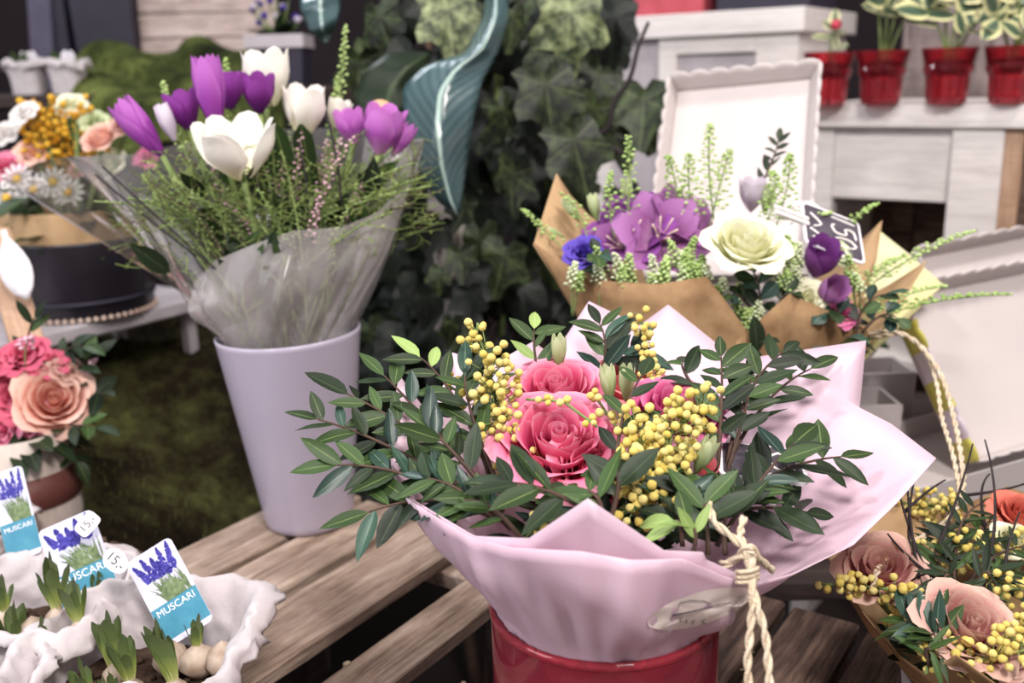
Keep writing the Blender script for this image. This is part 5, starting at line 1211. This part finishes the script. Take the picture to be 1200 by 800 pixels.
o = lbox(None, 'dark_box', BM, -.17, .0, .05, .2, h2 + .0005, h2 + .12, M['potdark']); tag(o, 'dark box standing on top of the pale cabinet', 'box')
# dark panel behind the glasses
M['greybrown'] = woodmat('grey_brown_wood', '4a4142', '7b6f6e', '9a8d8a', (30, 30, 4))
lb = thing('dark_cabinet', 'greyish brown plank cabinet behind the red glasses', 'cabinet', CMx @ V((.25, .42, 0)))
lbox(lb, 'body', CMx, .03, .60, .34, .52, 0, zt + .26, M['greybrown'])
for k in range(6): lbox(lb, 'plank', CMx, .032 + .095 * k, .122 + .095 * k, .326, .34, 0, zt + .255, M['greybrown'])
# red glasses with variegated holly-like plants
def facet(a, z):
    return 1 - .10 * (abs(((a * 10 / (2 * math.pi)) % 1) - .5) * 2) ** 1.5 * (1 if z < .05 else .2)
def glass(px, lab, k):
    p = P(px, 134, {0: 1.515, 1: 1.475, 2: 1.43, 3: 1.39}[k]); p.z = 0.3685
    t = thing('red_glass', lab, 'glass', p, 'red glasses on the console')
    part('glass_wall', MB().lathe([(0, 0), (.026, 0), (.0275, .004), (.0285, .010), (.030, .038), (.0345, .046), (.0350, .051), (.0335, .054), (.0385, .076), (.0390, .078), (.0365, .078), (.0315, .052), (.027, .036), (.0255, .008), (0, .006)], 60, p, facet).mesh('glass_wall', False), t, M['redglass_small'])
    return t, p
GL = [glass(968, 'first red faceted glass from the left, with a small berry sprig', 0), glass(1030, 'second red faceted glass from the left', 1), glass(1107, 'third red faceted glass from the left', 2), glass(1181, 'fourth red faceted glass, cut by the right edge', 3)]
def berry_plant(p, lab, spec):
    t = thing('berry_plant', lab, 'plant', p + V((0, 0, .01)), 'variegated plants in red glasses')
    part('root_ball', MB().lathe([(0, .040), (.018, .040), (.024, .052), (.022, .062), (0, .064)], 20, p).mesh('root_ball'), t, M['soil'])
    for (dx, dz, dy, L, n, by) in spec:
        tip = p + V((dx, dy, dz)); s = sprig(t, p + V((dx * .1, 0, .06)), tip, n, L * 1.05, ('holly',), HOLLY, .01, 'stem_sprig', 'greenstem', spread=1.2, t0=.55, r=.0018, up=(0, -.8, .6))
        if by: part('berry', MB().ball((0, 0, 0), .0085, 2).mesh('berry'), s, M['berry'], Matrix.Translation(tip + V((0, -.012, .002))))
    return t
berry_plant(GL[0][1], 'tiny plant with one red berry in the first red glass', [(.004, .115, 0, .028, 4, True), (.014, .085, -.01, .022, 3, False)])
berry_plant(GL[1][1], 'cream edged leafy plant in the second red glass', [(.02, .175, 0, .062, 6, True), (-.01, .15, -.02, .050, 4, False), (.045, .16, .01, .062, 5, False), (-.02, .19, 0, .05, 4, False)])
berry_plant(GL[2][1], 'cream edged plant with a red berry in the third red glass', [(.0, .155, -.01, .062, 7, True), (.045, .13, -.02, .060, 5, False), (-.045, .135, 0, .060, 5, False), (.02, .11, -.03, .05, 4, False), (-.02, .185, .02, .055, 4, False)])
berry_plant(GL[3][1], 'cream edged plant with a red berry in the fourth red glass', [(-.01, .165, -.01, .062, 7, True), (-.04, .12, -.02, .055, 5, False), (.03, .14, 0, .060, 5, False), (.0, .10, -.03, .05, 4, False)])

# ================================================================== SCALLOPED WHITE TRAYS
def tray(label, TL, TR, BL, stripes=False, right=None, fwd=.026, flare=.004, sc_=.005, lam=.022, depth=.004):
    x = (TR - TL); W_ = x.length; x.normalize(); y = (TL - BL); H_ = y.length; y = (y - x * y.dot(x)).normalized(); z = x.cross(y)
    c = (TR + BL) / 2
    Mx = Matrix(((x.x, y.x, z.x, c.x), (x.y, y.y, z.y, c.y), (x.z, y.z, z.z, c.z), (0, 0, 0, 1)))
    t = thing('scalloped_tray', label, 'tray', c - y * H_ / 2)
    part('tray_bottom', MB().box(W_, H_, depth).mesh('tray_bottom', False), t, M['tray'], Mx)
    w2, h2_ = W_ / 2, H_ / 2
    def side(name, p0, p1, nrm, mat, flare=flare, ex=(None, None)):
        ex = (ex[0] or .004, ex[1] or .004)
        L = (p1 - p0).length; m = max(1, round(L / lam)); n = m * 8; e0 = (p0 - p1).normalized()
        def fn(u, v):
            q = p0.lerp(p1, u); ext = (2 * u - 1)
            sc2 = sc_ * (abs(math.sin(math.pi * m * u)) ** .7)
            k = fwd * v + sc2 * v * .9
            q = q - e0 * ((ex[1] if ext > 0 else ex[0]) * ext * v) + nrm * (flare * v + sc2 * v * .35)
            return (q.x, q.y, k)
        o = part(name, MB().grid(fn, n, 4).mesh(name), t, mat, Mx); solid(o, .0022)
    a, b, c_, d = V((-w2, h2_, 0)), V((w2, h2_, 0)), V((w2, -h2_, 0)), V((-w2, -h2_, 0))
    side('top_rim', a, b, V((0, 1, 0)), M['tray'], ex=(None, right)); side('right_rim', b, c_, V((1, 0, 0)), M['tray'], right or flare); side('bottom_rim', c_, d, V((0, -1, 0)), M['tray'], ex=(right, None))
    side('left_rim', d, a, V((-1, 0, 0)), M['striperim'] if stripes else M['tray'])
    return t
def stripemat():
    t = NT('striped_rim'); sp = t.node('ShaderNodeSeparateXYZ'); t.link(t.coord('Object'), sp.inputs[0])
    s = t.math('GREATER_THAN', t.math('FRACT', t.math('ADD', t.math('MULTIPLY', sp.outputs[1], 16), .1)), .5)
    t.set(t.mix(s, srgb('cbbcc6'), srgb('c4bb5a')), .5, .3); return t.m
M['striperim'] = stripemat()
tray('tall white scalloped tray leaning before the pale cabinet', P(772, 112, 1.19), P(925, 98, 1.13), P(790, 330, 1.08), right=.014)
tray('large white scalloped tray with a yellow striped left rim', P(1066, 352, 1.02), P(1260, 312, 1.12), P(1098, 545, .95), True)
tray('white scalloped tray leaning behind the striped one', P(1085, 305, 1.16), P(1300, 262, 1.25), P(1105, 470, 1.10))
s1 = P(850, 345, 1.16)
o = part('white_box', MB().box(.24, .20, .20, bev=.002).mesh('white_box', False), None, M['tray'], Matrix.Translation((s1.x, s1.y + .06, 0.07))); tag(o, 'plain white box under the tall scalloped tray, behind the kraft bouquet', 'box')
a_ = P(1062, 590, .875); b_ = P(1200, 548, .94); yw = math.atan2(b_.y - a_.y, b_.x - a_.x)
wb = planter_box('white_trough', 'low white trough at the right edge behind the dusty roses', 0, 0, 0, .34, .13, .085, M['tray'], 1.05)
off = Matrix.Translation((a_.x, a_.y, -0.03)) @ Matrix.Rotation(yw, 4, 'Z') @ Matrix.Translation((.165, .07, 0))
wb.matrix_basis = off; WM[wb.name] = off
for i, (px, py, Z, s, lab) in enumerate(((1037, 452, 1.08, .060, 'small grey planter left of the striped tray, farther one'), (1022, 492, 1.00, .055, 'small grey planter left of the striped tray, nearer one'))):
    q = P(px, py, Z); planter_box('grey_planter', lab, q.x, q.y + .03, -0.03, s, s, q.z + .045, M['potgrey'], 1.1)['group'] = 'grey planters beside the trays'
q = P(1030, 440, 1.12)
gp = thing('green_plant', 'dark green plant between the kraft bouquet and grey planters', 'plant', V((q.x, q.y + .08, -0.03)))
part('stem', MB().tube([V((q.x, q.y + .08, -.03)), V((q.x, q.y + .08, q.z))], .004, 6).mesh('stem'), gp, M['greenstem'])
for i in range(26): part('leaf', R.choice(LEAF_W), gp, M[R.choice(['leaf_dark', 'leaf'])], frame((q.x + R.uniform(-.02, .02), q.y + .08, q.z + R.uniform(-.04, .03)), (R.uniform(-1, 1), R.uniform(-1, .2), R.uniform(-.2, 1)), (0, -.5, 1)) @ Matrix.Scale(R.uniform(.03, .05), 4))

# ================================================================== IVY AND THE BIG TEAL LEAF (centre)
iv = thing('ivy_plant', 'tall dark ivy with pale variegated leaves between the two bouquets', 'plant', V((P(590, 400, 1.35).x, P(590, 400, 1.35).y + .05, FZ)))
ib = P(590, 400, 1.38); 
for (sx, tx, ty) in ((-.03, 560, -40), (.0, 610, -40), (.03, 655, -40), (-.05, 500, -30), (.05, 690, -20), (.01, 640, -60)):
    b0 = V((ib.x + sx, ib.y + .02, FZ)); tp = P(tx, ty, 1.42)
    pts = [b0.lerp(tp, t) + V((noise.noise(V((sx * 90, t * 4, 0))) * .035, noise.noise(V((sx * 90, t * 4, 7))) * .03, 0)) for t in [i / 16 for i in range(17)]]
    part('ivy_stem', MB().tube(pts, [.009 - .004 * i / 16 for i in range(17)], 7).mesh('ivy_stem'), iv, M['twig'])
for i in range(30):
    y0 = R.uniform(-20, 360); x0 = R.uniform(480, 700)
    part('vine', MB().tube(bez(P(x0, y0, 1.36), P(x0 + R.uniform(-40, 40), y0 + 60, 1.33), P(x0 + R.uniform(-40, 40), y0 + R.uniform(60, 150), 1.36), 8), .0016, 4).mesh('vine'), iv, M['blacktwig'])
def ivy(px, py, Z, s, mt, pdir=None, face=None):
    d = pdir or (R.uniform(-.5, .5), R.uniform(-.4, .1), -1); fc = face or (R.uniform(-1, 1), -1, R.uniform(-.3, .9))
    p = P(px, py, Z); st2 = part('leaf', R.choice(IVY), iv, M[mt], frame(p, d, fc) @ Matrix.Scale(s, 4))
# pixel of the leaf's stalk end, size in metres
for a in ((525, 12, 1.20, .085, 'ivy_pale', (.1, -.2, -1), (.1, -1, .5)), (668, 15, 1.22, .10, 'ivy_pale', (-.1, -.2, -1), (-.1, -1, .5)), (640, 100, 1.20, .09, 'ivy', (.15, -.2, -1), (.2, -1, .7)), (672, 165, 1.16, .085, 'ivy', (.3, -.2, -1), (.2, -1, .6)),
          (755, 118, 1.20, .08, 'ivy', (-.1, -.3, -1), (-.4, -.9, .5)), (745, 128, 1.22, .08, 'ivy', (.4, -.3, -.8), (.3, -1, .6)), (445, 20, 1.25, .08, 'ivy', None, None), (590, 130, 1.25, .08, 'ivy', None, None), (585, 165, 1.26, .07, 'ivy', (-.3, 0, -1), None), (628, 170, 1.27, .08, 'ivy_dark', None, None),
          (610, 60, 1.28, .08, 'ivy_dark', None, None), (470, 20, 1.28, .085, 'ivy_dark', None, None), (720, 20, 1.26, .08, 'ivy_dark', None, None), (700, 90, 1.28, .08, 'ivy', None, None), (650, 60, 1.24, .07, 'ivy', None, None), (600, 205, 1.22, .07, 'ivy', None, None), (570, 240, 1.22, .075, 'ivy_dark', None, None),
          (590, 300, 1.2, .07, 'ivy', None, None), (545, 320, 1.2, .07, 'ivy_dark', None, None), (560, 280, 1.22, .08, 'ivy', None, None), (640, 260, 1.2, .075, 'ivy_dark', None, None), (420, 75, 1.3, .07, 'ivy', None, None), (600, 20, 1.22, .06, 'ivy', None, None)):
    ivy(*a)
for i in range(120):
    px = R.gauss(590, 75); py = R.uniform(-30, 420)
    if py > 250: px = R.uniform(420, 690)
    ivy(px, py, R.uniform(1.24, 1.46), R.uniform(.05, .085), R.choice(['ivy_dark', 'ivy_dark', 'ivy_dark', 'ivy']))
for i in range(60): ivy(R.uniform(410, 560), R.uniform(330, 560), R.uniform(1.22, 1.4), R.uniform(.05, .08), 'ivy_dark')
for (px, py) in ((520, 205), (545, 240), (512, 265), (540, 300), (515, 320), (550, 345), (530, 380), (500, 350), (555, 400)): ivy(px, py, 1.13, R.uniform(.035, .055), R.choice(['ivy_dark', 'ivy']))
def blade(parent, name, L_, R_, Zs, mat, fold=.03):
    n = 28; l = resample([V((x, y, 0)) for x, y in L_], n); r = resample([V((x, y, 0)) for x, y in R_], n)
    def fn(u, v):
        k = min(n, int(round(v * n))); q = l[k].lerp(r[k], u); Z = Zs[0] + (Zs[1] - Zs[0]) * v
        return P(q.x, q.y, Z + fold * (abs(2 * u - 1) - .5) - .03 * math.sin(math.pi * v) + .006 * math.sin(v * 14 + u * 3))
    o = part(name, MB().grid(fn, 10, n).mesh(name), parent, mat); return solid(o, .0012)
tl_ = thing('broad_leaf_plant', 'big drooping teal leaved plant hanging in front of the ivy', 'plant', V((P(560, 0, 1.3).x, P(560, 0, 1.3).y, .56)))
blade(tl_, 'leaf', [(572, -30), (566, 20), (545, 62), (500, 76), (472, 102), (474, 150), (488, 195), (512, 235), (535, 252)], [(592, -30), (597, 20), (585, 60), (566, 92), (556, 130), (550, 168), (545, 205), (541, 235), (537, 252)], (1.17, 1.10), M['bigleaf'])
blade(tl_, 'leaf', [(500, 60), (455, 62), (425, 85), (415, 120), (430, 158), (450, 175)], [(505, 66), (500, 90), (492, 120), (485, 145), (470, 165), (455, 178)], (1.20, 1.16), M['leaf_dark'], .02)
blade(tl_, 'leaf', [(350, -20), (352, 10), (362, 35), (380, 50)], [(400, -20), (398, 10), (392, 35), (384, 50)], (1.28, 1.26), M['bigleaf'], .02)
part('stalk', MB().tube(spline([P(582, -30, 1.17), P(600, -60, 1.22), P(590, -40, 1.35), V((ib.x, ib.y, .3)), V((ib.x - .01, ib.y, FZ))], 6), .006, 6).mesh('stalk'), tl_, M['greenstem'])
o = part('bare_twig', MB().tube(spline([P(690, 165, 1.22), P(712, 150, 1.2), P(720, 120, 1.19), P(738, 92, 1.18), P(748, 55, 1.18), P(760, 26, 1.18)], 6), [.0042 - .00007 * i for i in range(31)], 6).mesh('bare_twig'), None, M['blacktwig'])
tag(o, 'dark bare twig curving up in front of the pale cabinet', 'twig')
o = part('bare_twig', MB().tube(spline([P(640, 150, 1.25), P(690, 160, 1.22), P(730, 180, 1.2)], 6), .003, 6).mesh('bare_twig'), None, M['blacktwig']); tag(o, 'short dark twig among the ivy beside the curving one', 'twig')
# pale wrapped bundle half hidden between vase bouquet and ivy
pw = thing('paper_roll', 'pale crumpled paper standing between the tulips and the ivy', 'paper', V((P(522, 440, 1.2).x, P(522, 440, 1.2).y, -.1)))
def fn(u, v):
    px = 504 + 24 * u + 16 * v; py = 198 + 130 * v
    return P(px + 9 * noise.noise(V((u * 2, v * 4, 1))) + (u - .5) * 18 * math.sin(v * 3), py, 1.20 + .03 * noise.noise(V((u * 3, v * 5, 5))))
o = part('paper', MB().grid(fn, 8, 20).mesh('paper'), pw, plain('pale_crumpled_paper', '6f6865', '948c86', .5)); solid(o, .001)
o = part('clear_wrap', MB().grid(lambda u, v: P(515 + 40 * u + 6 * math.sin(v * 11), 350 + 80 * v, 1.16 + .02 * math.sin(u * 6 + v * 4)), 14, 16).mesh('clear_wrap'), pw, M['film'])
